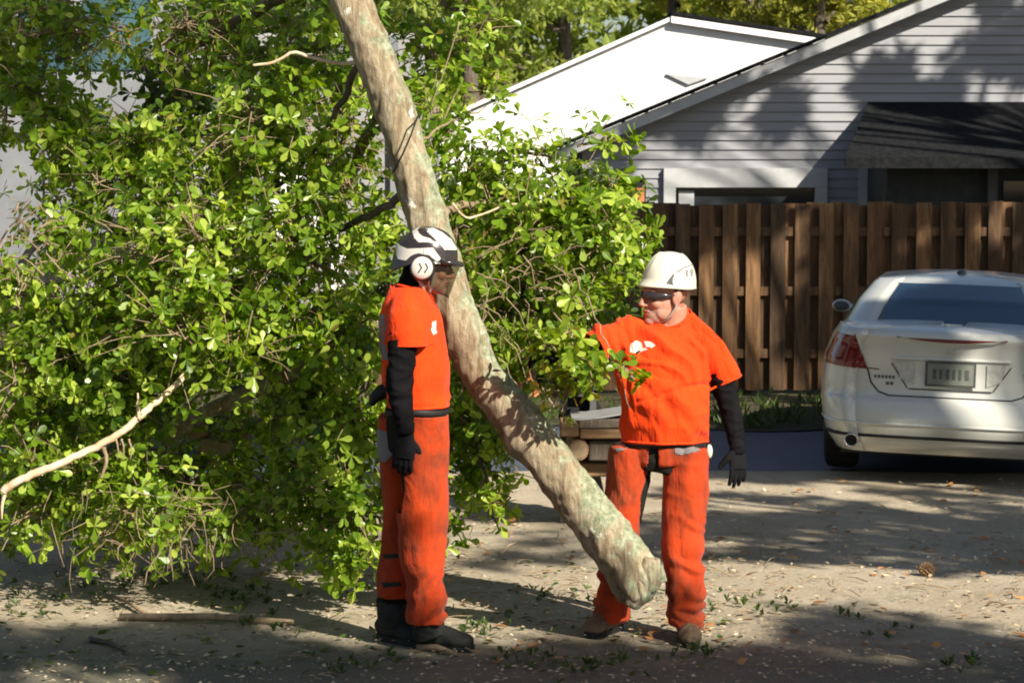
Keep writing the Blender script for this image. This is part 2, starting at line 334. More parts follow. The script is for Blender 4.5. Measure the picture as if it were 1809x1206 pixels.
# ------------------------------------------------------------------ leaves
LT = np.array([(0, 0, 0), (.34, .09, .015), (.70, .235, .0), (.93, .15, -.035), (1, 0, -.05), (.93, -.15, -.035), (.70, -.235, 0), (.34, -.09, .015), (.66, 0, -.045)])
LQ = np.array([(0, 1, 2, 8), (8, 2, 3, 4), (8, 4, 5, 6), (0, 8, 6, 7)])
NT = np.array([(0, .0, 0), (.5, .022, .0), (1, 0, -.03), (.5, -.022, 0)]); NQ = np.array([(0, 1, 2, 3)])
def unit(a): return a / np.maximum(np.linalg.norm(a, axis=1, keepdims=True), 1e-9)
def leaves_mesh(pos, dirs, per, size, mat, name, parent=None, tmpl='leaf', spread=(35, 100), wide=1.0, tone_bias=0, tubes=None, tubemat=None):
    n = len(pos); N = n * per
    P = np.repeat(pos, per, 0); D = unit(np.repeat(dirs, per, 0))
    rv = unit(rng.normal(size=(N, 3))); S = unit(rv - D * np.sum(rv * D, 1, keepdims=True))
    th = np.radians(rng.uniform(spread[0], spread[1], N))[:, None]
    A = unit(D * np.cos(th) + S * np.sin(th) + np.array([0, 0, -.12])); Nn = unit(D * np.sin(th) - S * np.cos(th) + rng.normal(size=(N, 3)) * .22)
    Nn = unit(Nn - A * np.sum(Nn * A, 1, keepdims=True)); B = np.cross(Nn, A)
    L = rng.uniform(size[0], size[1], N)[:, None, None]
    T, Q = (LT, LQ) if tmpl == 'leaf' else (NT, NQ)
    cup = rng.uniform(-.6, 2.2, N)[:, None, None]
    V = P[:, None, :] + L * (A[:, None, :] * T[None, :, 0:1] + B[:, None, :] * T[None, :, 1:2] * wide + Nn[:, None, :] * T[None, :, 2:3] * cup)
    nv = len(T); V = V.reshape(-1, 3); nq = len(Q)
    Fq = (Q[None] + (np.arange(N) * nv)[:, None, None]).reshape(-1)
    grp = np.repeat(rng.uniform(0, 1, n), per); tone = np.clip(grp * .5 + rng.uniform(0, 1, N) * .55 + tone_bias, 0, .93); tone[rng.uniform(0, 1, N) < .006] = 1.0
    tone = np.repeat(tone, nv)
    tv = np.zeros((0, 3)); tf = []
    if tubes is not None and len(tubes.v): tv = np.array(tubes.v); tf = tubes.f
    me = bpy.data.meshes.new(name); nV = len(V); me.vertices.add(nV + len(tv))
    me.vertices.foreach_set('co', np.concatenate([V, tv]).reshape(-1).astype(np.float32))
    loops = [Fq]; starts = [np.arange(N * nq) * 4]; cnt = N * nq * 4
    if tf:
        flat = np.array([i + nV for f in tf for i in f]); lens = np.array([len(f) for f in tf]); loops.append(flat)
        starts.append(cnt + np.concatenate([[0], np.cumsum(lens)[:-1]])); cnt += len(flat)
    loops = np.concatenate(loops); starts = np.concatenate(starts)
    me.loops.add(len(loops)); me.loops.foreach_set('vertex_index', loops.astype(np.int32))
    me.polygons.add(len(starts)); me.polygons.foreach_set('loop_start', starts.astype(np.int32))
    mi = np.zeros(len(starts), dtype=np.int32); mi[N * nq:] = 1; me.polygons.foreach_set('material_index', mi)
    me.update(calc_edges=True); me.validate()
    a = me.attributes.new('tone', 'FLOAT', 'POINT'); a.data.foreach_set('value', np.concatenate([tone, np.full(len(tv), .5)]).astype(np.float32))
    o = bpy.data.objects.new(name, me); COL.objects.link(o); me.materials.append(mat); me.materials.append(tubemat or M['twig'])
    if parent: o.parent = parent
    return o
def clumps(cl, per=7, twigs=True, lift=.35, rmin=.15, nb=None, fine=True):
    """cl: (centre, (rx,ry,rz), n). Returns leaf tuft positions, directions and a twig mesh."""
    pos = []; dirs = []; tb = MB()
    for c, r, n in cl:
        c = Vector(c); k = nb or max(3, n // 16); tips = []
        for _ in range(k):
            d = Vector((random.gauss(0, 1), random.gauss(0, 1), random.gauss(0, 1))).normalized(); e = random.uniform(.45, .95)
            tips.append(c + Vector((d.x * r[0], d.y * r[1], d.z * r[2])) * e)
        if twigs:
            for t in tips:
                m = (c + t) / 2 + Vector((random.uniform(-.06, .06), random.uniform(-.05, .05), random.uniform(-.02, .08)))
                tb.tube([c, m, t], [.009, .006, .003], 4, caps=False)
        for _ in range(n):
            t = random.choice(tips); u = random.uniform(.25, 1.0); base = c.lerp(t, u); s = .30 * min(1, max(r) / .5) + .04 if fine else .35 * max(r)
            p = base + Vector((random.gauss(0, s * .5), random.gauss(0, s * .45), random.gauss(0, s * .45)))
            d = (p - base) + Vector((random.gauss(0, .05), random.gauss(0, .05), lift * .2 + random.gauss(0, .05))) + (p - c) * .3
            if d.length < 1e-4: d = Vector((0, 0, 1))
            pos.append(p[:]); dirs.append(d.normalized()[:])
            if twigs and random.random() < .6: tb.tube([base, base.lerp(p, .55) + Vector((0, 0, .02)), p], [.0035, .003, .002], 3, caps=False)
    return np.array(pos), np.array(dirs), tb
# ------------------------------------------------------------------ ground
def sheet(name, x0, x1, y0, y1, z, mat, nx=2, ny=2, amp=0, kind='structure', wob=0):
    vs = []; fs = []
    for j in range(ny):
        for i in range(nx):
            x = x0 + (x1 - x0) * i / (nx - 1); y = y0 + (y1 - y0) * j / (ny - 1)
            yy = y + (wob * noise.noise((x * .7, j * 3.1, 0)) if j in (0, ny - 1) else 0)
            vs.append((x, yy, z + amp * (noise.noise((x * .8, yy * .8, 0)) + .35 * noise.noise((x * 3, yy * 3, 1)))))
    for j in range(ny - 1):
        for i in range(nx - 1): fs.append((j * nx + i, j * nx + i + 1, (j + 1) * nx + i + 1, (j + 1) * nx + i))
    mb = MB(); mb.add(vs, fs, tone=.5); o = mb.build(name, mat, smooth=True); tag(o, kind=kind); return o
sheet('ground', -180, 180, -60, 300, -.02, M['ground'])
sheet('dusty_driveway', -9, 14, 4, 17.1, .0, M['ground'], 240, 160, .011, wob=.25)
sheet('street', -30, 30, 16.9, 20.2, -.008, M['asphalt'], 60, 3, 0)
sheet('grass_verge', -30, 30, 19.9, 60, .004, M['verge'], 160, 40, .02, wob=.5)

# ------------------------------------------------------------------ fence
YF = 22.8
fx0, fx1, ftop = at(430, 358, YF).x, at(2900, 358, YF).x, 1.84
fence = empty('board_fence', (fx0, YF, 0), 'tall brown wooden board fence running behind the silver car and below the grey house', 'fence')
fb = MB(); bb = MB(); x = 0; i = 0
while x < fx1 - fx0:
    w = .142 + random.uniform(-.006, .006); t = ftop + random.uniform(-.018, .018)
    fb.box((x, -.03 + random.uniform(-.004, .004), .04), (x + w, -.008, t), tone=random.random())
    xb = x + .118; tt = ftop + random.uniform(-.03, .01)
    bb.box((xb, .042, .04), (xb + .142, .064, tt), tone=random.random() * .5)
    x += .229 + random.uniform(-.006, .006)
fb.build('front_boards', M['board'], fence); bb.build('back_boards', M['board'], fence)
rl = MB()
for z in (.35, .95, 1.52): rl.box((0, -.006, z), (fx1 - fx0, .04, z + .085), tone=.2)
rl.build('rails', M['board'], fence)
k = 0.0
while k < fx1 - fx0:
    p = MB(); p.box((k, .066, 0), (k + .09, .156, 1.80), tone=.3); p.build('post', M['board'], fence); k += 2.4

# ------------------------------------------------------------------ grey house
YH = 29.0
def hz(px, py, Y=YH): return at(px, py, Y)
a, b = hz(1110, 226), hz(1660, 0); sl = (b.z - a.z) / (b.x - a.x)
rake = lambda x: a.z + (x - a.x) * sl
house = empty('grey_house', (hz(1515, 300).x, YH, 0), 'single storey grey clapboard house with gable wall and dark porch roof behind the fence', 'house')
hx = house.location.x; XL = .85 - hx; XP = 7.4 - hx; XR = 13.4 - hx
rk = lambda x: rake(x + hx)        # local
def roofz(x): return rk(x) if x <= XP else rk(XP) - (x - XP) * sl
porch_x = hz(1532, 300).x - hx; win = [hz(1172, 300).x - hx, hz(1460, 300).x - hx]; wtop = hz(1200, 297).z; wtop_in = hz(1200, 331).z
sd = MB(); z = .3; ex = .115
while z < roofz(XP):
    z1 = z + ex
    def half(side):
        if side < 0: return max(XL, XP - (rk(XP) - z) / sl)
        return min(XR, XP + (rk(XP) - z) / sl)
    segs = [(half(-1), half(1))]
    if z < wtop - .02:
        segs = [(half(-1), win[0]), (win[1], porch_x if z < 2.9 else half(1))]
        if z < 2.9: pass
    elif z < 2.9: segs = [(half(-1), porch_x)]
    lw = [hz(1083, 300).x - hx, hz(1141, 300).x - hx]
    if z < hz(1100, 322).z: segs = [(half(-1), lw[0]), (lw[1], segs[0][1])] + segs[1:]
    for s0, s1 in segs:
        if s1 > s0: sd.add([(s0, -.026, z), (s1, -.026, z), (s1, -.003, z1), (s0, -.003, z1), (s0, .02, z), (s1, .02, z)], [(0, 1, 2, 3), (4, 5, 1, 0)], 0)
    z = z1
sd.build('siding', M['siding'], house)
core = MB(); core.add([(XL, .05, 0), (XR, .05, 0), (XR, .05, roofz(XR)), (XP, .05, roofz(XP)), (XL, .05, roofz(XL)), (XL, 9, 0), (XR, 9, 0), (XR, 9, roofz(XR)), (XP, 9, roofz(XP)), (XL, 9, roofz(XL))],
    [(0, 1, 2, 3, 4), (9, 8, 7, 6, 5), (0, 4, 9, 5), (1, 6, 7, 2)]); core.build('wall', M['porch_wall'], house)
rf = MB()
for s in (-1, 1):
    x0 = XL - .42 if s < 0 else XR + .42
    n0 = Vector((x0, -.32, roofz(x0 if s < 0 else XR) + (0 if s < 0 else -.42 * sl) + .10)); n1 = Vector((XP, -.32, roofz(XP) + .10))
    rf.prism([n0, n1, n1 + Vector((0, 0, .04)), n0 + Vector((0, 0, .04))] if s < 0 else [n1, n0, n0 + Vector((0, 0, .04)), n1 + Vector((0, 0, .04))], (0, 9.6, 0))
rf.build('roof', M['shingle'], house)
fa = MB()
for s in (-1, 1):
    x0 = XL - .42 if s < 0 else XR + .42; za = roofz(XL) - .42 * sl if s < 0 else roofz(XR) - .42 * sl
    n0 = Vector((x0, -.29, za - .045)); n1 = Vector((XP, -.29, roofz(XP) - .045)); h = Vector((0, 0, .14))
    fa.prism([n0, n1, n1 + h, n0 + h], (0, .035, 0))
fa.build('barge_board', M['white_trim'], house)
so = MB(); x0 = XL - .42
so.prism([Vector((x0, -.25, rk(x0) + .06)), Vector((XP, -.25, rk(XP) + .06)), Vector((XP, -.25, rk(XP) + .085)), Vector((x0, -.25, rk(x0) + .085))], (0, .25, 0)); so.build('soffit', M['white_trim'], house)
wf = MB(); t = .145
wf.box((win[0], -.10, wtop_in), (win[1], .0, wtop)); wf.box((win[0], -.10, .9), (win[0] + t, .0, wtop_in - .002)); wf.box((win[1] - t, -.10, .9), (win[1], .0, wtop_in - .002)); wf.box((win[0], -.1, .78), (win[1], 0, .898))
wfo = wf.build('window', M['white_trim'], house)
g = MB(); g.box((win[0] + t, .02, .9), (win[1] - t, .045, wtop_in)); g.build('pane', M['window_dark'], wfo)
g = MB(); q0, q1 = hz(1199, 337), hz(1226, 337); g.box((q0.x - hx, -.02, 1.2), (q1.x - hx, .018, q0.z)); g.build('blind', M['white_trim'], wfo)
lf = MB(); lf.box((lw[0], .0, .9), (lw[1], .045, hz(1100, 322).z)); l2 = lf.build('side_window', M['window_dark'], house)
g = MB(); q0 = hz(1118, 332); g.box((q0.x - hx, -.02, 1.6), (q0.x - hx + .14, -.002, q0.z)); g.build('painted_reflection', M['orange_wood'], l2)  # brown panel stands in for a reflection in the glass
cb = MB(); c0 = hz(1516, 300).x - hx; cb.box((c0, -.05, .2), (porch_x, -.018, hz(1516, 291).z)); cb.build('corner_board', M['white_trim'], house)
# porch roof
pr = MB(); bkL = hz(1534, 180); Yp = 26.9; ftL = at(1494, 277, Yp); bx = Vector((bkL.x - hx, -.02, bkL.z)); fxp = Vector((ftL.x - hx, Yp - YH, ftL.z))
bR = Vector((bx.x + 7, -.02, bx.z)); fR = Vector((fxp.x + 7.4, fxp.y, fxp.z)); dn = Vector((0, 0, -.10))
pr.add([bx, bR, fR, fxp, bx + dn, bR + dn, fR + dn, fxp + dn], [(3, 2, 1, 0), (4, 5, 6, 7), (0, 1, 5, 4), (1, 2, 6, 5), (2, 3, 7, 6), (3, 0, 4, 7)]); pr.build('porch_roof', M['shingle'], house)
pg = MB(); pg.box((fxp.x, fxp.y - .05, fxp.z - .13), (fR.x, fxp.y - .003, fxp.z - .015)); pg.build('gutter', M['shingle'], house)
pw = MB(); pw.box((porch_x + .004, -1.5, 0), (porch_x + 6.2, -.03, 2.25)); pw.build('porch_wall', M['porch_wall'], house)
pd = MB(); q = at(1772, 320, YH - 1.5); pd.box((q.x - hx, -1.53, .5), (q.x - hx + 1.6, -1.503, q.z)); pd.build('porch_window', M['window_dark'], house)
pc = MB(); q = at(1752, 300, YH - 1.5); pc.box((q.x - hx - .06, -1.6, 0), (q.x - hx + .05, -1.504, 2.24)); pc.build('porch_trim', M['dark_grey'], house)

# ------------------------------------------------------------------ white building beyond
YW = 40.0
pk, lf_, rt = at(1185, 38, YW), at(770, 224, YW), at(1420, 76, YW)
wb = empty('white_building', (pk.x, YW, 0), 'brilliant white building with a low gable standing beyond the grey house', 'building')
o3 = wb.location
P = [Vector((lf_.x - o3.x, 0, 0)), Vector((rt.x - o3.x + 4, 0, 0)), Vector((rt.x - o3.x + 4, 0, rt.z - .6)), Vector((rt.x - o3.x, 0, rt.z)), Vector((0, 0, pk.z)), Vector((lf_.x - o3.x, 0, lf_.z))]
m = MB(); m.prism(P, (0, 9, 0)); m.build('wall', M['white_wall'], wb)
m = MB(); e0, e1 = Vector((0, -.14, pk.z - .03)), Vector((rt.x - o3.x + .6, -.14, rt.z - .09)); h = Vector((0, 0, .13)); m.prism([e0, e1, e1 + h, e0 + h], (0, .05, 0)); m.build('fascia', M['white_wall'], wb)
m = MB(); h0 = Vector((0, 0, .105)); h = Vector((0, 0, .19)); m.prism([e0 + h0, e1 + h0, e1 + h, e0 + h], (0, 9.6, 0)); m.build('roof', M['shingle'], wb)
m = MB(); l0 = Vector((lf_.x - o3.x - .3, -.1, lf_.z - .10)); l1 = Vector((-.01, -.1, pk.z + .0)); h = Vector((0, 0, .07)); m.prism([l0, l1, l1 + h, l0 + h], (0, 9.3, 0)); m.build('rake_trim', M['white_wall'], wb)
m = MB(); t0, t1, t2 = [at(*q, YW) - o3 for q in ((1176, 131), (1250, 138), (1216, 150))]; m.prism([t0, t2, t1], (0, -.06, 0)); m.build('shadow_triangle', M['white_trim'], wb)  # grey triangle stands in for a small shadow in the valley

# ------------------------------------------------------------------ truck behind the leaves
YT = 16.2
tk = empty('work_truck', (at(200, 300, YT).x, YT, 0), 'white work truck parked behind the leafy oak branches', 'truck')
ox = tk.location.x
def T(px, py): q = at(px, py, YT); return q.x - ox, q.z
def tb_(px0, py0, px1, py1, y0, y1, mat, name, parent=tk, bev=0):
    x0, z1 = T(px0, py0); x1, z0 = T(px1, py1); m = MB(); m.box((x0, y0, z0), (x1, y1, z1)); o = m.build(name, mat, parent)
    if bev:
        k = o.modifiers.new('b', 'BEVEL'); k.width = bev; k.segments = 3
    return o
cab = tb_(-260, 130, 300, 480, 0, 2.1, M['truck_white_shaded'], 'cab', bev=.05)
x0, z0 = T(-240, 132); x1, z1 = T(290, 132); xa, za = T(-200, -40); xb, zb = T(272, -60)
m = MB(); m.add([(x0, .1, z0), (x1, .1, z0), (xb, .28, zb), (xa, .28, za), (x0, 2, z0), (x1, 2, z0), (xb, 1.8, zb), (xa, 1.8, za)], [(0, 1, 2, 3), (5, 4, 7, 6), (1, 5, 6, 2), (4, 0, 3, 7), (3, 2, 6, 7)]); m.build('cab_roof', M['truck_white_shaded'], tk)
for p0, p1 in ((20, 118), (132, 262)):
    xx0, zz0 = T(p0, 122); xx1, zz1 = T(p1, -8); y0 = .1 + .18 * .05; m = MB()
    m.add([(xx0, .085, zz0), (xx1, .085, zz0), (xx1 - .02, .225, zz1), (xx0 + .02, .225, zz1)], [(0, 1, 2, 3)]); o = m.build('side_window', M['truck_glass'], tk); k = o.modifiers.new('s', 'SOLIDIFY'); k.thickness = .02
tb_(-250, 234, 300, 246, -.03, .01, M['trim_black'], 'moulding'); tb_(76, 250, 82, 470, -.012, .01, M['trim_black'], 'door_gap')
tb_(128, 186, 186, 214, -.05, -.004, M['car_glass'], 'mirror', bev=.02)
tb_(305, 60, 760, 520, -.08, 2.2, M['truck_grey'], 'dump_body', bev=.02)
for px in (330, 420, 510, 600, 690): tb_(px, 66, px + 16, 515, -.13, -.082, M['truck_white_shaded'], 'side_rib')
for q in ((480, 305, 540, 350), (500, 375, 600, 440), (588, 450, 618, 560), (480, 300, 500, 440)): tb_(*q, -.16, -.132, M['white_wall'], 'sunlit_panel')  # bright white pieces stand in for sunlit patches on the truck
tb_(-260, 480, 760, 540, .3, 2, M['dark_grey'], 'chassis')
for px in (165, 560):
    cx, cz = T(px, 520); w = MB(); w.tube([(cx, -.02, cz), (cx, .26, cz)], .42, 36); wo = w.build('wheel', M['tyre'], tk, smooth=False); w = MB(); w.tube([(cx, -.05, cz), (cx, .0, cz)], .22, 24); w.build('rim', M['truck_grey'], wo)
    a_ = MB(); a_.tube([(cx + .52 * math.cos(t_), -.03, cz + .52 * math.sin(t_)) for t_ in np.linspace(0, math.pi, 20)], .028, 8); a_.build('wheel_arch', M['trim_black'], tk)
del cab

# ------------------------------------------------------------------ trees behind
def tree(name, label, cat, x, Y, h, crown, leafmat, tufts, leaf, group=None, tmpl='needle', wide=7, per=6, trunk_r=.18, nclump=22, z0=.25, limbs=True, spread=(30, 110), cl=None):
    t = empty(name, (x, Y, 0), label, cat, group)
    top = Vector((random.uniform(-.3, .3), random.uniform(-.3, .3), h)); pts = [Vector((0, 0, -.05)), Vector((.05, 0, h * .3)), Vector((-.05, .1, h * .6)), top]
    tm = MB(); tm.tube(pts, [trunk_r * 1.15, trunk_r, trunk_r * .7, trunk_r * .2], 10, jitter=.05)
    L_ = []
    if cl is None:
        for _ in range(nclump):
            e = random.random(); z = h * (z0 + (1 - z0) * e); rr = crown * (1 - .75 * max(0, (e - .35) / .65)) * random.uniform(.25, 1); th = random.uniform(0, 6.283)
            c = Vector((rr * math.cos(th), rr * math.sin(th), z)); s = crown * random.uniform(.28, .42); L_.append((c, (s, s, s * .7), tufts // nclump))
    else: L_ = [(Vector(c) - Vector((x, Y, 0)), r, n) for c, r, n in cl]
    for c, r, n in L_:
        f = min(.92, max(.2, (c.z - .25 * math.hypot(c.x, c.y)) / h)); j = Vector((0, 0, 0)).lerp(top, f)
        if limbs: tm.tube([j, j.lerp(c, .5) + Vector((0, 0, .1)), c], [trunk_r * .35, trunk_r * .2, .012], 6, caps=False)
    tm.build('trunk', M['bark_dark'], t, smooth=True)
    pos, dirs, tb = clumps(L_, twigs=limbs, nb=7, fine=name != 'oak_tree')
    leaves_mesh(pos, dirs, per, leaf, leafmat, 'crown', t, tmpl, spread, wide, tubes=tb if limbs else None, tubemat=M['bark_dark'])
    return t
far = [('pine_tree', 'yellow green pine nearest above the ridge of the grey house', 1450, 52, 9, 2.6, 'leaf_pine', 'needle', 4.5),
       ('pine_tree', 'bushy yellow pine standing between the white building and the grey gable', 1330, 57, 9.5, 2.8, 'leaf_pine', 'needle', 4.5),
       ('pine_tree', 'dull green pine rising behind the peak of the white building', 1190, 60, 10, 2.8, 'leaf_pine', 'needle', 4.5),
       ('broadleaf_tree', 'soft green broadleaf tree behind the white building by the leaning trunk', 1000, 50, 9, 3.0, 'leaf_far', 'needle', 8),
       ('broadleaf_tree', 'pale sunlit broadleaf tree seen just beside the upper leaning trunk', 830, 46, 9, 3.0, 'leaf_far', 'needle', 8),
       ('broadleaf_tree', 'green broadleaf tree hidden behind the leaning trunk top', 660, 50, 9, 3.0, 'leaf_far', 'needle', 8),
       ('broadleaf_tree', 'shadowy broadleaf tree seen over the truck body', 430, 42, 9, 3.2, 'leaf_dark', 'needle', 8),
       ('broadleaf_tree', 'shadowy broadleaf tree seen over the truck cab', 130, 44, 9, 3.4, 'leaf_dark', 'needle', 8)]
for nm, lb, px, Y, h, cr, mt, tp, wd in far:
    tree(nm, lb, 'tree', at(px, 300, Y).x, Y, h, cr, M[mt], 3000, (.14, .26) if nm != 'pine_tree' else (.16, .30), 'trees beyond the buildings', tp, wd, 7 if nm != 'pine_tree' else 12, nclump=34, z0=.12)
mass = []
for i in range(230):
    Y = random.uniform(64, 78); px = random.uniform(-250, 2000); mass.append((at(px, random.uniform(-330, 260), Y), (2.3, 1.6, 1.9), 50))
pos, dirs, tb = clumps(mass, twigs=False, nb=7)
tag(leaves_mesh(pos, dirs, 6, (.35, .6), M['leaf_far'], 'far_wood', None, 'needle', (30, 110), 9), kind='stuff')

# ------------------------------------------------------------------ trees beside the viewer: their crowns throw the shade
# each clump is given by where its shadow lands on the ground (gx, gy) and its height
def shade(lst): return [((gx + SV.x / SV.z * h, gy + SV.y / SV.z * h, h), r, n) for gx, gy, h, r, n in lst]
rs = random.Random(11)
A = []
for i in range(90):
    gx = rs.uniform(-4.2, 4.2); lim = 11.35 if gx > .6 else 11.15
    A.append((gx, rs.uniform(6.6, lim), rs.uniform(7, 8.6), (.62, .55, .34), 70))
B = []
for i in range(190):
    gx = rs.uniform(.7, 6); gy = rs.uniform(12.6, 16.2)
    if gy < 12.6 + .3 * (3 - gx): continue
    B.append((gx, gy, rs.uniform(4.8, 7), (rs.uniform(.08, .30), rs.uniform(.04, .10), .04), rs.randint(8, 18)))
for i in range(12): B.append((rs.uniform(-.6, 1.2), rs.uniform(12.8, 16), rs.uniform(8, 10), (.22, .2, .1), 14))
C = []
for i in range(90): C.append((rs.uniform(.8, 7.2), rs.uniform(16.7, 21), rs.uniform(8, 10), (.36, .32, .18), 46))
D = []
for i in range(150):
    gx = rs.uniform(-.6, 7.5)
    if .2 < gx < 2.2 and rs.random() < .82: continue
    D.append((gx, rs.uniform(22.7, 25.4), rs.uniform(8, 9.5), (.30, .27, .16), 44))
E = []
for i in range(46): E.append((rs.uniform(-2.4, 7.5), rs.uniform(30.8, 34.4), rs.uniform(9, 11), (rs.uniform(.25, .45), rs.uniform(.25, .4), .2), 50))
G = []
for i in range(26): G.append((rs.uniform(-5.6, -2.9), rs.uniform(15.0, 17.4), rs.uniform(8, 10), (.2, .2, .12), 22))
for nm, lb, x, y, h, lst in (('oak_tree', 'slender oak beside the viewer that shades the top of the leafy crown', -3.0, 2.0, 9.5, G),
                             ('oak_tree', 'broad oak standing beside the viewer that shades the near ground', 8.2, -1.5, 8, A),
                             ('oak_tree', 'thin crowned oak beside the drive that dapples the ground by the car', 8.8, 7.6, 7.5, B),
                             ('oak_tree', 'dense oak off beyond the drive that shades the parked car', 12.2, 5.6, 9.5, C),
                             ('oak_tree', 'oak near the street that shades most of the fence', 11.6, 12.4, 9.2, D),
                             ('oak_tree', 'oak in the yard that shades the gable of the grey house', 12.4, 19.6, 10.4, E)):
    tree(nm, lb, 'tree', x, y, h, 3, M['leaf_shade'], 0, (.07, .14) if lst is B else (.16, .28), 'shade trees outside the picture', 'needle', 8, 7, .2, cl=shade(lst))
# ------------------------------------------------------------------ car (local: x across, y forward, z up; origin at the rear bumper on the ground)
car = empty('parked_car', (0, 0, 0), 'silver cream saloon car parked with its back towards the two workers', 'car')
HWID, HLEN = .91, 2.43; NE = 8.0
def interp(t, tab):
    for (a0, v0), (a1, v1) in zip(tab, tab[1:]):
        if t <= a1:
            k = (t - a0) / (a1 - a0) if a1 > a0 else 0; k = max(0, min(1, k)); k = k * k * (3 - 2 * k) * .5 + k * .5
            return v0 + (v1 - v0) * k
    return tab[-1][1]
RY = [(.17, .16), (.24, .06), (.36, .005), (.40, .0), (.48, .012), (.545, .035), (.57, .075), (.75, .085), (.92, .07), (.985, .045), (1.02, .075)]
WT = [(.17, .80), (.30, .865), (.45, .895), (.62, .91), (.78, .895), (.92, .845), (1.02, .79)]
FY = [(.17, 4.70), (.35, 4.83), (.5, 4.85), (.7, 4.80), (.9, 4.70), (1.02, 4.6)]
def deck(y, zt):   # top of the lower body along the car
    return interp(y, [(0, 1.02), (.55, 1.04), (1.0, 1.0), (3.3, .98), (3.7, .96), (4.6, .78), (4.86, .66)])
def outline(z):
    w = interp(z, WT); r = interp(z, RY); f = interp(z, FY); yc = (r + f) / 2; l = (f - r) / 2; return w, yc, l
_bt = None
def surf_y(x, z):
    if _bt:
        h_ = _bt.ray_cast(Vector((x, -1, z)), Vector((0, 1, 0)))[0]
        if h_ is not None and h_.y < 1.2: return h_.y
    w, yc, l = outline(z); q = min(.9999, abs(x) / w)
    return yc - l * (1 - q ** NE) ** (1 / NE) + .035 * (x / .9) ** 2
def loop(z, nx=44):
    w, yc, l = outline(z); pts = []
    us = [math.sin(t) for t in np.linspace(-math.pi / 2, math.pi / 2, nx)]
    def e(u): q = min(.99999, abs(u)); return (1 - q ** NE) ** (1 / NE)
    xs = [math.copysign(abs(u) ** .35 if abs(u) > .0 else 0, u) for u in us]
    xs = [math.copysign(1 - (1 - abs(u)) ** 1.0, u) for u in us]
    for u in us[:-1]: pts.append((w * u, yc - l * e(u) + .035 * (w * u / .9) ** 2))
    ys = np.linspace(-1, 1, 60)
    # right side
    right = []
    y_start = yc - l * e(us[-2]); y_end = yc + l * e(us[-2])
    for k in range(0, 30):
        y = yc + l * math.sin(-math.pi / 2 * .93 + math.pi * .93 * k / 29); q = min(.99999, abs((y - yc) / l)); right.append((w * (1 - q ** NE) ** (1 / NE), y))
    left = [(-x, y) for x, y in right][::-1]
    front = [(w * u, yc + l * e(u) - .10 * (w * u / .9) ** 2) for u in us[::-1]][1:-1]
    return pts[1:] + right + front + left
bodymb = MB(); zs = [.17, .19, .22, .26, .30, .34, .37, .39, .42, .46, .50, .53, .55, .56, .58, .62, .68, .74, .80, .86, .91, .95, .975, .99, 1.005, 1.02]
rows = []
for z in zs:
    L_ = loop(z); row = []
    for x, y in L_:
        d = deck(y, z); zz = z if z < .5 else .5 + (z - .5) * (d - .5) / (1.02 - .5)
        # wheel arches: pull the lower edge up round the wheels
        for wy in (1.02, 3.76):
            if abs(x) > .6:
                q = (y - wy) / .39
                if abs(q) < 1: zz = max(zz, .33 + .38 * math.sqrt(1 - q * q) if zz < .72 else zz)
        row.append((x, y, zz))
    rows.append(row)
n = len(rows[0]); vs = [p for r_ in rows for p in r_]
# lid the deck: rows shrinking to the centre line
for s in (.93, .8, .6, .35, .12):
    for x, y, z in rows[-1]:
        vs.append((x * s, (y - 2.43) * (1 - (1 - s) * .12) + 2.43, z + .03 * (1 - s * s)))
nr = len(rows) + 5; fs = [(i * n + k, i * n + (k + 1) % n, (i + 1) * n + (k + 1) % n, (i + 1) * n + k) for i in range(nr - 1) for k in range(n)]
fs.append(tuple((nr - 1) * n + k for k in range(n)))
bodymb.add(vs, fs); _bt = BVHTree.FromPolygons(vs, fs); body = bodymb.build('body', M['paint'], car, smooth=True)
# greenhouse
def gh(t):   # t 0 belt .. 1 roof
    e = t ** 1.0; w = interp(t, [(0, .80), (.5, .715), (.9, .62), (1, .585)]); r = interp(t, [(0, .50), (.5, .86), (.9, 1.20), (1, 1.32)]); f = interp(t, [(0, 3.75), (.5, 3.2), (1, 2.62)]); z = interp(t, [(0, 1.0), (.5, 1.165), (.9, 1.285), (1, 1.31)])
    return w, r, f, z
def gpoint(u, t, rear=True):
    w, r, f, z = gh(t); yc = (r + f) / 2; l = (f - r) / 2; q = min(.99999, abs(u)); return Vector((w * u, yc - l * (1 - q ** 6) ** (1 / 6) + .10 * u * u, z + .012 * (1 - u * u) * (t > .5)))
gm = MB(); rowsg = []; us = [math.sin(t) for t in np.linspace(-math.pi / 2, math.pi / 2, 40)]
for t in np.linspace(0, 1, 16):
    w, r, f, z = gh(t); yc = (r + f) / 2; l = (f - r) / 2; row = [tuple(gpoint(u, t)) for u in us[1:-1]]
    side = [(w * (1 - min(.9999, abs((y - yc) / l)) ** 6) ** (1 / 6), y, z) for y in [yc + l * math.sin(q) for q in np.linspace(-math.pi / 2 * .88, math.pi / 2 * .88, 24)]]
    row += side + [(w * u, yc + l * (1 - abs(u) ** 6) ** (1 / 6) - .12 * u * u, z) for u in us[::-1][1:-1]] + [(-x, y, z) for x, y, z in side[::-1]]; rowsg.append(row)
n = len(rowsg[0]); vs = [p for r_ in rowsg for p in r_]
for s in (.94, .8, .55, .25, .08): vs += [(x * s, (y - 1.97) * s + 1.97, z + .055 * (1 - s * s)) for x, y, z in rowsg[-1]]
nr = 16 + 5; fs = [(i * n + k, i * n + (k + 1) % n, (i + 1) * n + (k + 1) % n, (i + 1) * n + k) for i in range(nr - 1) for k in range(n)] + [tuple((nr - 1) * n + k for k in range(n))]
gm.add(vs, fs); gm.build('roof', M['paint'], car, smooth=True)
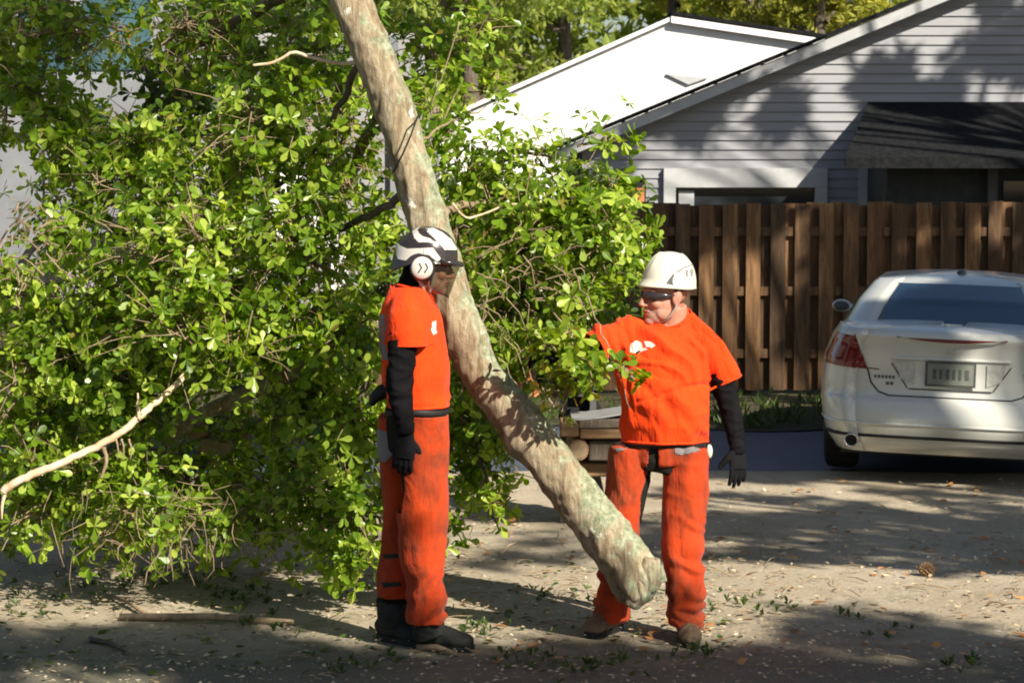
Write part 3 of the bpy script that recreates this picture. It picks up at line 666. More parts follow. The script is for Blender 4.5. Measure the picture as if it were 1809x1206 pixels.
def patch(fn, nu, nv, off, mat, name, parent=car, thick=0):
    m = MB(); vs = []
    for j in range(nv + 1):
        for i in range(nu + 1): vs.append(fn(i / nu, j / nv))
    fs = [(j * (nu + 1) + i, j * (nu + 1) + i + 1, (j + 1) * (nu + 1) + i + 1, (j + 1) * (nu + 1) + i) for j in range(nv) for i in range(nu)]
    m.add(vs, fs); o = m.build(name, mat, parent, smooth=True)
    if thick: k = o.modifiers.new('s', 'SOLIDIFY'); k.thickness = thick; k.offset = 1
    return o
def gl(a, b):
    t = .10 + b * .78; wu = .90 - .04 * b; p = gpoint((a * 2 - 1) * wu, t); p.y -= .006 + .0; p.z += .004; return p
patch(gl, 30, 12, 0, M['car_glass'], 'rear_window')
for s in (-1, 1):
    def sg(a, b, s=s):
        t = .10 + .76 * b; w, r, f, z = gh(t); y0 = r + .42 - .1 * b; y1 = f - .45; y = y0 + (y1 - y0) * a; yc = (r + f) / 2; l = (f - r) / 2
        return Vector((s * (w * (1 - abs((y - yc) / l) ** 6) ** (1 / 6) + .006), y, z + .003))
    patch(sg, 20, 6, 0, M['car_glass'], 'side_window')
def ws(a, b):
    t = .08 + .8 * b; w, r, f, z = gh(t); u = (a * 2 - 1) * .86; yc = (r + f) / 2; l = (f - r) / 2; return Vector((w * u, yc + l * (1 - abs(u) ** 6) ** (1 / 6) - .12 * u * u + .008, z + .004))
patch(ws, 20, 8, 0, M['car_glass'], 'windscreen')
def rear_quad(c, off=.006):
    """c: 4 corners (x,z): bottom-out, bottom-in, top-in, top-out"""
    def fn(a, b):
        x = (c[0][0] * (1 - a) + c[1][0] * a) * (1 - b) + (c[3][0] * (1 - a) + c[2][0] * a) * b
        z = (c[0][1] * (1 - a) + c[1][1] * a) * (1 - b) + (c[3][1] * (1 - a) + c[2][1] * a) * b
        return Vector((x, surf_y(x, z) - off, z))
    return fn
for s in (-1, 1):
    o = patch(rear_quad([(s * .885, .765), (s * .545, .75), (s * .635, .975), (s * .775, .985)], .008), 16, 10, 0, M['hazy_red'], 'tail_light')
    patch(rear_quad([(s * .82, .82), (s * .60, .815), (s * .645, .87), (s * .80, .875)], .012), 10, 3, 0, M['hazy_red'], 'lamp_strip', o)
    patch(rear_quad([(s * .33, .695), (s * .235, .66), (s * .235, .815), (s * .36, .82)], .012), 6, 6, 0, M['lens_clear'], 'reverse_light')
    e = MB(); e.tube([(s * .63, .0, .262), (s * .63, .22, .262)], .047, 24, caps=False); eo = e.build('exhaust_tip', M['chrome'], car, smooth=True); k = eo.modifiers.new('s', 'SOLIDIFY'); k.thickness = .007
    e = MB(); e.tube([(s * .63, .05, .262), (s * .63, .06, .262)], .040, 20); e.build('pipe_bore', M['trim_black'], eo)
def line(pts, r, mat, name, parent=car, off=.0, seg=6):
    out = []
    for (x0, z0), (x1, z1) in zip(pts, pts[1:]):
        k = max(2, int(math.hypot(x1 - x0, z1 - z0) / .03))
        for i in range(k): x = x0 + (x1 - x0) * i / k; z = z0 + (z1 - z0) * i / k; out.append((x, surf_y(x, z) - off, z))
    x, z = pts[-1]; out.append((x, surf_y(x, z) - off, z)); m = MB(); m.tube(out, r, seg, caps=False); return m.build(name, mat, parent, smooth=True)
def sym(pts): return [(-x, z) for x, z in pts][::-1][:] if False else pts
half = [(.64, .985), (.575, .80), (.545, .745), (.52, .66), (.47, .60), (.40, .575)]
line([(-x, z) for x, z in half] + half[::-1], .0055, M['trim_black'], 'lid_gap')
line([(-.47, .752), (-.86, .77)], .004, M['trim_black'], 'bumper_gap'); line([(.47, .752), (.86, .77)], .004, M['trim_black'], 'bumper_gap')
line([(-.86, .385), (.86, .385)], .012, M['paint'], 'bumper_lip', off=.0)
line([(-.80, .30), (.80, .30)], .018, M['trim_black'], 'lower_valance', off=-.01)
patch(lambda a, b: Vector(((a * 2 - 1) * .36, surf_y((a * 2 - 1) * .36, .975) - .012, .972 + (.010 - .020 * (1 - (a * 2 - 1) ** 2)) * (1 - b) * 1.6 + .008 * b)), 24, 3, 0, M['hazy_red'], 'brake_light', thick=.008)
# plate recess
rec = patch(rear_quad([(-.27, .63), (.27, .63), (.385, .835), (-.385, .835)], .004), 20, 8, 0, M['paint'], 'plate_recess')
line([(-.27, .628), (.27, .628)], .006, M['dark_grey'], 'recess_edge', rec, .004); line([(-.28, .632), (-.39, .80)], .004, M['dark_grey'], 'recess_edge', rec, .004); line([(.28, .632), (.39, .80)], .004, M['dark_grey'], 'recess_edge', rec, .004)
line([(-.385, .837), (.385, .837)], .012, M['paint'], 'recess_brow', rec, .004)
m = MB(); m.box((-.165, .052, .655), (.165, .060, .825)); pl = m.build('number_plate', M['dark_grey'], car); m = MB(); m.box((-.15, .049, .668), (.15, .0515, .812)); pf = m.build('plate_face', M['plate'], pl)
m = MB()
for i, w in enumerate((.024, .020, .026, .022, .018, .025)): x_ = -.115 + i * .042; m.box((x_, .0465, .705), (x_ + w, .0488, .775)); 
m.build('plate_characters', M['plate_ink'], pf)
# badge: small chrome emblem and faint model marking
m = MB(); m.tube([(-.028, .055, .915), (-.020, .055, .878), (.020, .055, .878), (.028, .055, .915)], .004, 6); m.tube([(-.012, .052, .912), (-.010, .052, .882)], .004, 6); m.tube([(.012, .052, .912), (.010, .052, .882)], .004, 6); m.tube([(-.012, .052, .898), (.012, .052, .898)], .004, 6); m.build('badge', M['chrome'], car)
m = MB()
for i in range(6): x_ = -.50 + i * .024; yy = surf_y(x_, .70); m.box((x_, yy - .006, .692), (x_ + .015, yy + .002, .712))
m.build('model_marking', M['dark_grey'], car); m = MB()
for i in range(2): x_ = -.42 + i * .028; yy = surf_y(x_, .66); m.box((x_, yy - .006, .648), (x_ + .02, yy + .002, .668))
m.build('model_marking', M['dark_grey'], car)
m = MB(); m.ball((0, 1.62, 1.365), (.035, .07, .022), 12, 8); m.build('antenna', M['dark_grey'], car, smooth=True)
for s in (-1, 1):
    m = MB(); m.ball((s * .95, 2.95, 1.0), (.075, .055, .050), 16, 10); m.tube([(s * .84, 2.95, .98), (s * .96, 2.95, 1.0)], .03, 8); mo = m.build('mirror', M['paint'], car, smooth=True)
    m = MB(); m.ball((s * .95, 2.918, 1.0), (.062, .03, .040), 16, 10); m.build('mirror_glass', M['dark_grey'], mo, smooth=True)
    for wy in (1.02, 3.76):
        m = MB(); prof = [(0, .30), (.02, .325), (.06, .33), (.16, .33), (.20, .325), (.22, .30)]
        m.tube([(s * (.87 - dx), wy, .33) for dx, _ in prof], [r_ for _, r_ in prof], 40); w = m.build('wheel', M['tyre'], car, smooth=False)
        m = MB(); m.tube([(s * .878, wy, .33), (s * .80, wy, .33)], .21, 30)
        m.build('rim', M['chrome'], w)
    for dx in (.6,):
        pass
m = MB(); m.box((-.72, .3, .14), (.72, 4.5, .30)); m.build('underbody', M['trim_black'], car)
m = MB(); m.tube([(-.55, .30, .24), (-.35, .32, .22), (.35, .32, .22), (.55, .30, .24)], .07, 12); m.build('silencer', M['dark_grey'], car)
m = MB(); m.tube([(-.7, 1.02, .30), (.7, 1.02, .30)], .05, 10); m.build('axle', M['dark_grey'], car)
for o in car.children:
    if not o.name.startswith('wheel') and not o.name.startswith('axle'): o.location.z += .06
cq = at(1672, 660, 16.3)
car.rotation_euler = (0, R(1.6), -R(12.5)); car.location = (cq.x - .03, 16.12, -.012); car.scale = (1.035, 1, 1)
# ------------------------------------------------------------------ people
def hand(mb, wrist, d, pn, thumb, k=1.0, curl=.5, r=1.0, spread=1.0):
    """d: direction of the fingers, pn: palm normal (fingers bend towards it), thumb: side of the thumb"""
    d = Vector(d).normalized(); pn = Vector(pn); pn = (pn - d * pn.dot(d)).normalized(); s = Vector(thumb); s = (s - d * s.dot(d) - pn * s.dot(pn)).normalized(); w = Vector(wrist)
    mb.tube([w - d * .02 * k, w + d * .02 * k, w + d * .055 * k, w + d * .095 * k], [(.027 * k * r, .020 * k * r), (.034 * k * r, .019 * k * r), (.042 * k * r, .018 * k * r), (.042 * k * r, .014 * k * r)], 14, ref=s)
    for i, (off, ln) in enumerate(((.031, .90), (.0105, 1.0), (-.0105, .94), (-.031, .75))):
        b = w + d * .085 * k + s * off * k; dd = (d + s * off * 2.6 * spread).normalized(); c = curl * (1 + .12 * i); pts = [b - dd * .02]
        seg = [.042, .028, .022]; a = 0
        p = b
        for j, sg in enumerate(seg):
            pts.append(p); a += c * (.5, .8, .6)[j]; p = p + (dd * math.cos(a) + pn * math.sin(a)) * sg * ln * k
        pts.append(p); mb.tube(pts, [.0105 * k * r, .0105 * k * r, .0098 * k * r, .009 * k * r, .0068 * k * r], 10)
    b = w + d * .025 * k + s * .026 * k; t = (d * .62 + s * .70 + pn * .30).normalized()
    mb.tube([b - t * .01, b + t * .035 * k, b + t * .062 * k + d * .004, b + t * .085 * k + d * .012 * k], [.016 * k * r, .0145 * k * r, .012 * k * r, .008 * k * r], 10)
def head(mb, c, f, u, s=1.0, nose=1.0, ears=True):
    f = Vector(f).normalized(); u = Vector(u); u = (u - f * u.dot(f)).normalized(); r = f.cross(u); c = Vector(c)
    X = (r, f, u)
    def P(a, b, d): return c + (r * a + f * b + u * d) * s
    def B(p, q): mb.ball(P(*p), tuple(x * s for x in q), 20, 14, X)
    B((0, -.012, .035), (.077, .098, .088)); B((0, .02, -.03), (.066, .078, .085)); B((0, .048, -.082), (.046, .048, .042)); B((0, .078, -.105), (.024, .022, .020))
    B((0, .080, .022), (.052, .020, .014)); B((0, .064, .050), (.052, .024, .030))
    for k in (-1, 1):
        B((k * .036, .066, -.032), (.024, .026, .024)); B((k * .042, .030, -.070), (.020, .042, .034)); B((k * .034, .087, -.002), (.013, .010, .009))
        if ears:
            B((k * .079, -.006, -.014), (.010, .021, .032)); B((k * .086, -.013, -.006), (.007, .017, .024))
    mb.tube([P(0, .088, .018), P(0, .106, -.010), P(0, .119 * nose, -.036), P(0, .104, -.046)], [(.009 * s, .008 * s), (.010 * s, .010 * s), (.014 * s, .012 * s), (.012 * s, .006 * s)], 12, ref=r)
    for k in (-1, 1): B((k * .013, .100, -.038), (.008, .010, .007))
    B((0, .094, -.063), (.023, .013, .0062)); B((0, .091, -.077), (.020, .013, .0068)); B((0, .083, -.070), (.028, .012, .018))
    return P, X
def ridge(p, s, ax, sharp=1.0):
    q = Vector((p.x * ax[0], p.y * ax[1], p.z * ax[2])) * s; return (1 - abs(noise.noise(q)) * 2.2) * sharp

# ===== worker facing the viewer
YR = 11.15; R0 = at(1165, 1134, YR); R0.z = 0; R0.y = YR
def Q(px, py, dy=0): return at(px, py, YR + dy) - R0
pr_ = pxm(YR)
man = empty('person', R0, 'worker in white helmet and orange shirt facing the viewer, one arm reaching into the leaves', 'person')
# continuous body
bm_ = MB()
hc = Q(1175, 520, -.02); hf = Vector((-.88, -.47, -.03)); P, X = head(bm_, hc, hf, (0, 0, 1), 1.13)
bm_.tube([Q(1188, 585, .03), Q(1187, 560, .02), Q(1186, 540, .01)], [.082, .074, .072], 18)
bm_.tube([Q(1174, 800), Q(1174, 760), Q(1173, 700), Q(1172, 640), Q(1177, 600), Q(1181, 578, .01)], [(.17, .10), (.17, .12), (.175, .12), (.18, .115), (.18, .09), (.09, .06)], 20, ref=(1, 0, 0))
sh = [(Q(1236, 606, .01), .046), (Q(1270, 655, .0), .056), (Q(1287, 712, .0), .045), (Q(1297, 752, -.03), .038), (Q(1302, 786, -.05), .029)]
bm_.tube([p for p, _ in sh], [r for _, r in sh], 14)
hand(bm_, Q(1303, 790, -.05), (.03, -.1, -1), (-.5, .8, 0), (-1, -.35, 0), 1.0, .16, .72)
ra = [(Q(1116, 596, -.02), .046), (Q(1070, 608, -.08), .056), (Q(1040, 622, -.14), .048), (Q(1015, 628, -.20), .04), (Q(990, 628, -.25), .029)]
bm_.tube([p for p, _ in ra], [r for _, r in ra], 14)
hand(bm_, Q(988, 628, -.26), (-1, -.35, .1), (0, .2, -1), (.1, -1, .2), 1.0, .75, .8)
LEG_A = [(1116, 800, .02, .088, .10), (1112, 850, .01, .088, .10), (1104, 900, .0, .080, .09), (1096, 950, .02, .068, .078), (1090, 1000, .05, .062, .072), (1082, 1060, .08, .055, .064), (1080, 1092, .09, .052, .06)]
LEG_B = [(1212, 800, .0, .092, .10), (1212, 850, -.02, .090, .10), (1210, 900, -.03, .083, .09), (1208, 950, -.04, .072, .08), (1210, 1000, -.06, .066, .072), (1212, 1060, -.08, .056, .064), (1212, 1100, -.09, .052, .06)]
for LG in (LEG_A, LEG_B):
    pts = [Q(a, b, c) for a, b, c, _, _ in LG]; bm_.tube([pts[0] + Vector((0, 0, .05))] + pts, [.08] + [(.9 * w, .9 * d) for *_, w, d in LG], 14, ref=(1, 0, 0))
for fx, fy, dy in ((1079, 1112, .10), (1212, 1126, -.10)): bm_.tube([Q(fx, fy - 18, dy), Q(fx, fy - 8, dy)], [.045, .038], 10)
me = fuse(bm_, .004, 4); body_ = linkmesh('body', me, [M['skin'], M['lip'], M['stubble']], man)
def paint_face(me, P, s):
    lips = P(0, .098, -.070); ch_ = P(0, .070, -.098); ax = P(0, 1, 0) - P(0, 0, 0); ri = P(1, 0, 0) - P(0, 0, 0); up = P(0, 0, 1) - P(0, 0, 0)
    for p in me.polygons:
        d = p.center - P(0, 0, 0); a = d.dot(ri) / ri.length_squared; b = d.dot(ax) / ax.length_squared; c = d.dot(up) / up.length_squared
        if b > .07 and abs(a) < .024 - .5 * abs(c + .070) and abs(c + .070) < .012: p.material_index = 1
        elif b > .02 and -.14 < c < -.050 - .0 * a and abs(a) < .06 and noise.noise(p.center * 60) > -.30: p.material_index = 2
paint_face(me, P, 1.13)
# sunglasses, goatee
g_ = MB(); pts = [P(a, b, .000) for a, b in ((-.083, .0), (-.080, .045), (-.062, .082), (-.03, .105), (0, .112), (.03, .105), (.062, .082), (.080, .045), (.083, .0))]
g_.tube(pts, [(.005, .003), (.010, .004), (.019, .005), (.020, .005), (.012, .005), (.020, .005), (.019, .005), (.010, .004), (.005, .003)], 10, ref=X[2]); g_.build('sunglasses', M['plastic_black'], man, smooth=True)
# shirt
def torso(mb, rows, Qf, s, off=0):
    pts = [Qf(cx, cy, dy) for cx, cy, hw, hd, dy in rows]; mb.tube(pts, [(hw / s + off, hd + off) for cx, cy, hw, hd, dy in rows], 40, ref=(1, 0, 0))
sb = MB()
torso(sb, [(1174, 783, 73, .135, 0), (1174, 772, 78, .155, -.01), (1174, 745, 79, .165, -.02), (1173, 700, 79, .17, -.02), (1172, 650, 82, .16, -.005), (1173, 618, 86, .145, 0), (1177, 600, 80, .128, .01), (1181, 588, 60, .105, .02), (1188, 572, 38, .09, .03), (1191, 556, 29, .080, .04), (1196, 540, 25, .072, .05)], Q, pr_)
sb.tube([Q(1210, 564, .055), Q(1236, 597, .02), Q(1256, 622, .005), Q(1272, 650, 0), Q(1283, 676, 0)], [.055, .078, .080, .074, .070], 20)
sb.tube([Q(1158, 600, .02), Q(1124, 588, -.01), Q(1092, 594, -.05), Q(1064, 604, -.09), Q(1048, 614, -.115)], [.06, .072, .074, .072, .072], 20)
me = fuse(sb, .006, 5)
def fold(p, q):
    d = 0
    # drag lines from the chest to the waist, a crease over the belly, gathers at the arms
    t = p.x * .75 + p.z * .9
    d += .007 * math.sin(t * 42 + 3 * noise.noise(p * 3)) * max(0, noise.noise(p * 2.3 + Vector((3, 1, 2))) + .25)
    w = p + Vector((noise.noise(p * 3), 0, noise.noise(p * 3 + Vector((5, 5, 5))))) * .12
    d += .018 * (ridge(Vector((w.x * .8 + w.z * .8, w.y, w.z * .35 - w.x * .35)), 9, (1, 1, 1)) - .6) + .010 * (ridge(w, 4.2, (1, 1, .6)) - .6)
    z = (p.z - (Q(1174, 690).z + .04 * math.sin(p.x * 9))); d -= .012 * math.exp(-(z / .012) ** 2) * (1 if p.x > -.12 and p.y < .05 else 0)
    if p.x < Q(1118, 600).x: d += .006 * math.sin(p.x * 120 + p.z * 30)
    return max(d, -.011)
displace(me, fold)
hemz = Q(1174, 779).z; NX = Q(1187, 565).x; NZ = Q(1187, 560).z
hl, hr = Q(1283, 676), Q(1048, 614); dl = (Q(1283, 676) - Q(1272, 650)).normalized(); dr = (Q(1048, 614, -.115) - Q(1064, 604, -.09)).normalized()
cut(me, lambda c, n: c.z < hemz or (math.hypot(c.x - NX, c.y - .015) < .098 and c.z > NZ + .55 * (c.y - .015) + .26 * (c.x - NX)) or (c - hl).dot(dl) > -.012 and c.x > .22 or (c - Q(1048, 614, -.115)).dot(dr) > -.01 and c.x < -.22)
shirt = linkmesh('t_shirt', me, M['shirt'], man); k = shirt.modifiers.new('s', 'SOLIDIFY'); k.thickness = .004; k.offset = 1
tr = bvh_of(me)
def pz(l, Qf): return [(Qf(*p).x, Qf(*p).z) for p in l]
for poly in ([(1112, 604), (1120, 599), (1131, 602), (1134, 611), (1143, 613), (1133, 617), (1124, 622), (1111, 619)], [(1136, 600), (1148, 600), (1156, 606), (1150, 611), (1139, 609)]):
    decal(tr, pz(poly, Q), -.6, (0, 1, 0), .0035, .006).build('shirt_print', M['plastic_white'], shirt)
# neckband
nb = MB(); nb.tube([Vector((NX + .076 * math.cos(t), .015 + .080 * math.sin(t), NZ + .55 * .08 * math.sin(t) + .26 * .076 * math.cos(t) + .002)) for t in np.linspace(0, 2 * math.pi, 30)], .007, 8, caps=False); nb.build('neckband', M['shirt'], shirt, smooth=True)
# black sleeves and gloves
s1 = MB(); s1.tube([p for p, _ in sh[1:]] + [Q(1303, 800, -.05)], [.064, .053, .046, .037, .036], 20, jitter=.02); me = fuse(s1, .005, 3); displace(me, lambda p, q: .005 * (ridge(p, 14, (1, 1, 1.8)) - .5)); linkmesh('sleeve', me, M['black_cloth'], man)
s1 = MB(); s1.tube([p for p, _ in ra[1:]], [.062, .055, .047, .036], 20); me = fuse(s1, .005, 3); linkmesh('sleeve', me, M['black_cloth'], man)
def hem(c, d, ra, rb, ref, parent, mat='shirt', r=.0055, n=30, name='hem'):
    d = Vector(d).normalized(); a = Vector(ref); a = (a - d * a.dot(d)).normalized(); b = d.cross(a); m = MB(); m.tube([Vector(c) + a * ra * math.cos(t) + b * rb * math.sin(t) for t in np.linspace(0, 2 * math.pi, n)], r, 8, caps=False); return m.build(name, M[mat], parent, smooth=True)
g1 = MB(); g1.tube([Q(1300, 775, -.045), Q(1303, 792, -.05)], [.040, .036], 14); hand(g1, Q(1303, 790, -.05), (.03, -.1, -1), (-.5, .8, 0), (-1, -.35, 0), 1.08, .20, 1.12, 1.5); me = fuse(g1, .0035, 2); linkmesh('glove', me, M['glove'], man)
g1 = MB(); hand(g1, Q(988, 628, -.26), (-1, -.35, .1), (0, .2, -1), (.1, -1, .2), 1.05, .8, 1.12); me = fuse(g1, .0035, 2); linkmesh('glove', me, M['glove'], man)
# trousers
def legs(LGs, Qf, off, top):
    mb = MB()
    for LG in LGs:
        pts = [Qf(a, b, c) for a, b, c, _, _ in LG]; mb.tube(pts, [(w + off, d + off) for *_, w, d in LG], 24, ref=(1, 0, 0))
    mb.tube([Qf(*p[:3]) for p in top], [(p[3] + off, p[4] + off) for p in top], 30, ref=(1, 0, 0)); return mb
TOP = [(1174, 772, 0, .172, .13), (1174, 790, 0, .178, .135), (1172, 812, 0, .180, .13), (1168, 832, 0, .17, .11)]
me = fuse(legs([[(a, b, c, w + .008, d + .008) for a, b, c, w, d in LG] for LG in (LEG_A, LEG_B)], Q, 0, TOP), .007, 5); displace(me, lambda p, q: .007 * (ridge(p, 7, (1, 1, 1.2)) - .5)); linkmesh('trousers', me, M['trouser'], man)
CA = [(1113, 792, .01, .095, .12), (1108, 850, .0, .093, .115), (1101, 900, -.01, .086, .105), (1095, 950, .01, .084, .10), (1090, 1000, .04, .080, .095), (1082, 1045, .07, .076, .09), (1079, 1070, .09, .076, .09), (1078, 1093, .09, .078, .09)]
CB = [(1213, 792, -.01, .098, .12), (1212, 850, -.03, .100, .115), (1208, 900, -.04, .098, .105), (1206, 950, -.05, .094, .10), (1208, 1000, -.07, .086, .095), (1211, 1045, -.09, .082, .09), (1212, 1080, -.1, .084, .09), (1212, 1104, -.1, .086, .09)]
cm = MB()
for LG in (CA, CB): cm.tube([Q(a, b, c) for a, b, c, _, _ in LG], [(w, d) for *_, w, d in LG], 26, ref=(1, 0, 0))
cm.tube([Q(1174, 776, 0), Q(1174, 795, 0), Q(1174, 815, 0)], [(.187, .14), (.19, .142), (.18, .13)], 30, ref=(1, 0, 0))
me = fuse(cm, .006, 4)
def cf(p, q):
    low = max(0, min(1, (.62 - p.z) / .4)); d = .006 * (ridge(p, 6, (1.2, 1, .7)) - .5)
    w = p + Vector((0, 0, .05 * noise.noise(p * 7))); d += (.004 + .021 * low) * (ridge(Vector((w.x, w.y, w.z + w.x * .35)), 11, (.35, .35, 1.0)) - .55); d += .006 * (ridge(Vector((w.x + w.z * .3, w.y, w.z)), 7, (1.6, 1, .4)) - .5); return d
displace(me, cf)
gx_, gz0 = Q(1152, 800).x, Q(1150, 860).z
def gapx(z):   # centre line of the dark gusset between the two chap legs
    return interp(-z, [(-Q(0, 780).z, Q(1152, 780).x), (-Q(0, 850).z, Q(1150, 850).x), (-Q(0, 960).z, Q(1140, 960).x)])
def chap(c, n):
    if c.z > Q(0, 776).z: return True
    h = interp(-c.z, [(-Q(0, 780).z, .022), (-Q(0, 830).z, .026), (-Q(0, 870).z, .055), (-Q(0, 950).z, .04)])
    if c.z > Q(0, 960).z and abs(c.x - gapx(c.z)) < h: return True
    return n.y > .45 and c.y > .02
cut(me, chap); ch = linkmesh('chaps', me, M['chaps'], man); k = ch.modifiers.new('s', 'SOLIDIFY'); k.thickness = .008; k.offset = 1
tr = bvh_of(me)
for poly in ([(1189, 779), (1231, 772), (1232, 791), (1200, 796), (1188, 793)], [(1087, 779), (1110, 777), (1110, 789), (1090, 793)]): decal(tr, pz(poly, Q), -.6, (0, 1, 0), .004, .011).build('pocket_patch', M['grey_cloth'], ch)
bt = MB(); bt.tube([Q(1174, 780) + Vector((.196 * math.cos(t), .15 * math.sin(t), .004 * math.sin(3 * t))) for t in np.linspace(0, 2 * math.pi, 40)], (.006, .016) and [(.006, .017)] * 40, 8, caps=False); bt.build('belt', M['trim_black'], man, smooth=True)
tg = MB(); tg.ball(Q(1253, 797, -.03), (.016, .02, .034), 14, 10); tg.build('tape_roll', M['helmet_white'], man, smooth=True)
def boot(px, py, dy, yaw, mat, Qf, parent, ln=.27, sx=1.0):
    a = Qf(px, py, dy); a.z = 0; f = Vector((math.sin(yaw), -math.cos(yaw), 0)); s = Vector((math.cos(yaw), math.sin(yaw), 0)); mb = MB()
    def L_(x, z): return a + f * x + Vector((0, 0, z))
    mb.tube([L_(-.02, .20), L_(-.02, .13), L_(-.015, .08)], [(.058 * sx, .062), (.052 * sx, .06), (.045 * sx, .06)], 18, ref=s)
    mb.tube([L_(-.085, .055), L_(-.06, .065), L_(.0, .068), (L_(.07, .058)), L_(.13, .048), L_(.175, .042), L_(.195, .038)], [(.030 * sx, .035), (.042 * sx, .055), (.044 * sx, .062), (.047 * sx, .052), (.053 * sx, .040), (.046 * sx, .034), (.022 * sx, .022)], 18, ref=s)
    me = fuse(mb, .006, 3); displace(me, lambda p, q: .003 * (ridge(p, 22, (1, 1, 1)) - .5)); o = linkmesh('boot', me, mat, parent)
    so_ = MB(); out = []
    for t in np.linspace(0, 2 * math.pi, 28)[:-1]:
        x = .055 + .15 * math.cos(t); w = (.050 if math.cos(t) > .2 else .042) * sx; out.append(a + f * x + s * (w * math.copysign(abs(math.sin(t)) ** .7, math.sin(t))))
    so_.prism([p + Vector((0, 0, .001)) for p in out][::-1], (0, 0, .026)); so_.build('sole', M['trim_black'], o)
    lc = MB()
    for i in range(5):
        z = .085 + i * .018; x = .055 - i * .012
        lc.tube([L_(x, z) - s * .028, L_(x + .008, z + .004), L_(x, z) + s * .028], .0028, 5)
    lc.build('laces', M['trim_black'], o); return o
boot(1079, 1115, .10, R(-35), M['boot_brown'], Q, man, sx=1.05); boot(1212, 1130, -.10, R(4), M['boot_brown'], Q, man, sx=1.05)
# helmet (shell with brim, vents, strap)
def shell(c, f, u, rx, ry, rz, z0, mat, parent, name='helmet', brim=0, face=None, n=72, extra=None):
    f = Vector(f).normalized(); u = Vector(u); u = (u - f * u.dot(f)).normalized(); r = f.cross(u); mb = MB(); vs = []; rows = 120 if face else 40
    for j in range(rows + 1):
        ph = (math.pi / 2) * j / rows
        for k in range(n):
            th = 2 * math.pi * k / n; cx, cy = math.cos(th), math.sin(th); low = 1 - j / rows
            a = rx * cx * math.cos(ph) ** .85; b = ry * cy * math.cos(ph) ** .85; d = z0 + (rz - z0) * math.sin(ph) ** .95 if False else rz * math.sin(ph) ** .92
            if j == 0: a *= 1.02; b *= 1.02
            if brim and cy > .3 and j < 5: b += brim * (cy - .3) * (1 - j / 5.) ** 1.5
            if extra: a, b, d = extra(a, b, d, cx, cy, j / rows)
            vs.append(c + r * a + f * b + u * (d + z0))
    fs = [(j * n + k, j * n + (k + 1) % n, (j + 1) * n + (k + 1) % n, (j + 1) * n + k) for j in range(rows) for k in range(n)]
    mb.add(vs, fs); o = mb.build(name, mat, parent, smooth=True); k = o.modifiers.new('s', 'SOLIDIFY'); k.thickness = .006; k.offset = -1
    if face:
        me = o.data
        for p in me.polygons:
            if face(p.center): p.material_index = 1
    return o, (r, f, u)
hcen = Q(1181, 509, -.008)
def ex1(a, b, d, cx, cy, t):
    if cy < -.2: d += .012 * (-cy - .2) * (1 - t) * (1 - t)
    g = abs(cx)
    if .25 < t < .8 and g < .35: d += .006 * math.exp(-((g - .18) / .06) ** 2)
    return a, b, d
hel, HX = shell(hcen, (-.88, -.47, .09), (.05, .03, 1), .118, .134, .172, .0, M['helmet_white'], man, brim=.030, extra=ex1)
tr = bvh_of(hel.data)
for poly in ([(1174, 498), (1186, 481), (1189, 482), (1185, 492), (1186, 501)],): decal(tr, pz(poly, Q), -.6, (0, 1, 0), .003, .003).build('vent', M['dark_grey'], hel)
mk_ = MB(); 
for poly in ([(1208, 476), (1214, 475), (1214, 478), (1212, 478), (1213, 487), (1210, 487), (1209, 479)], [(1217, 475), (1223, 474), (1223, 478), (1221, 487), (1218, 487)]):
    decal(tr, pz(poly, Q), -.6, (0, 1, 0), .003, .003).build('marking', M['grey_cloth'], hel)
decal(tr, pz([(1192, 478), (1205, 470), (1222, 466), (1222, 468), (1206, 472), (1194, 480)], Q), -.6, (0, 1, 0), .003, .003).build('moulded_line', M['grey_cloth'], hel)
cs = MB(); cs.tube([P(.085, -.02, .05), P(.084, -.0, -.05), P(.060, .03, -.10), P(0, .045, -.128), P(-.06, .03, -.10), P(-.084, -.0, -.05), P(-.085, -.02, .05)], [(.006, .002)] * 7, 6, ref=X[1]); cs.build('chin_strap', M['strap'], hel, smooth=True)
ht = MB(); ht.tube([P(a * .080, b, .03 + .0) for a, b in [(math.sin(t), -.012 - .098 * math.cos(t)) for t in np.linspace(-1.7, 1.7, 20)]], [(.004, .02)] * 20, 6, ref=X[0]); ht.build('headband', M['trim_black'], hel, smooth=True)

# ===== worker seen from the side
YL = 10.82; L0 = at(735, 1150, YL); L0.z = 0; L0.y = YL
def K(px, py, dy=0): return at(px, py, YL + dy) - L0
sl_ = pxm(YL)
man2 = empty('person', L0, 'worker in black and white helmet with ear muffs, standing side on beside the trunk', 'person')
bm_ = MB(); hc = K(756, 468, 0); hf = Vector((.98, -.10, -.14)); P2, X2 = head(bm_, hc, hf, (.14, 0, 1), 1.02)
bm_.tube([K(727, 540), K(735, 510), K(746, 488)], [.072, .064, .062], 18)
bm_.tube([K(738, 740), K(737, 690), K(732, 640), K(727, 590), K(724, 550), K(724, 515)], [(.115, .14), (.12, .145), (.12, .15), (.12, .16), (.11, .15), (.06, .09)], 20, ref=(1, 0, 0))
NA = [(K(716, 545, -.17), .058), (K(711, 610, -.20), .054), (K(706, 680, -.21), .044), (K(711, 725, -.21), .038), (K(717, 765, -.20), .029)]
FA = [(K(722, 545, .17), .058), (K(714, 610, .21), .052), (K(700, 672, .23), .044), (K(705, 715, .22), .038), (K(715, 755, .20), .029)]
for A_ in (NA, FA): bm_.tube([p for p, _ in A_], [r for _, r in A_], 14)
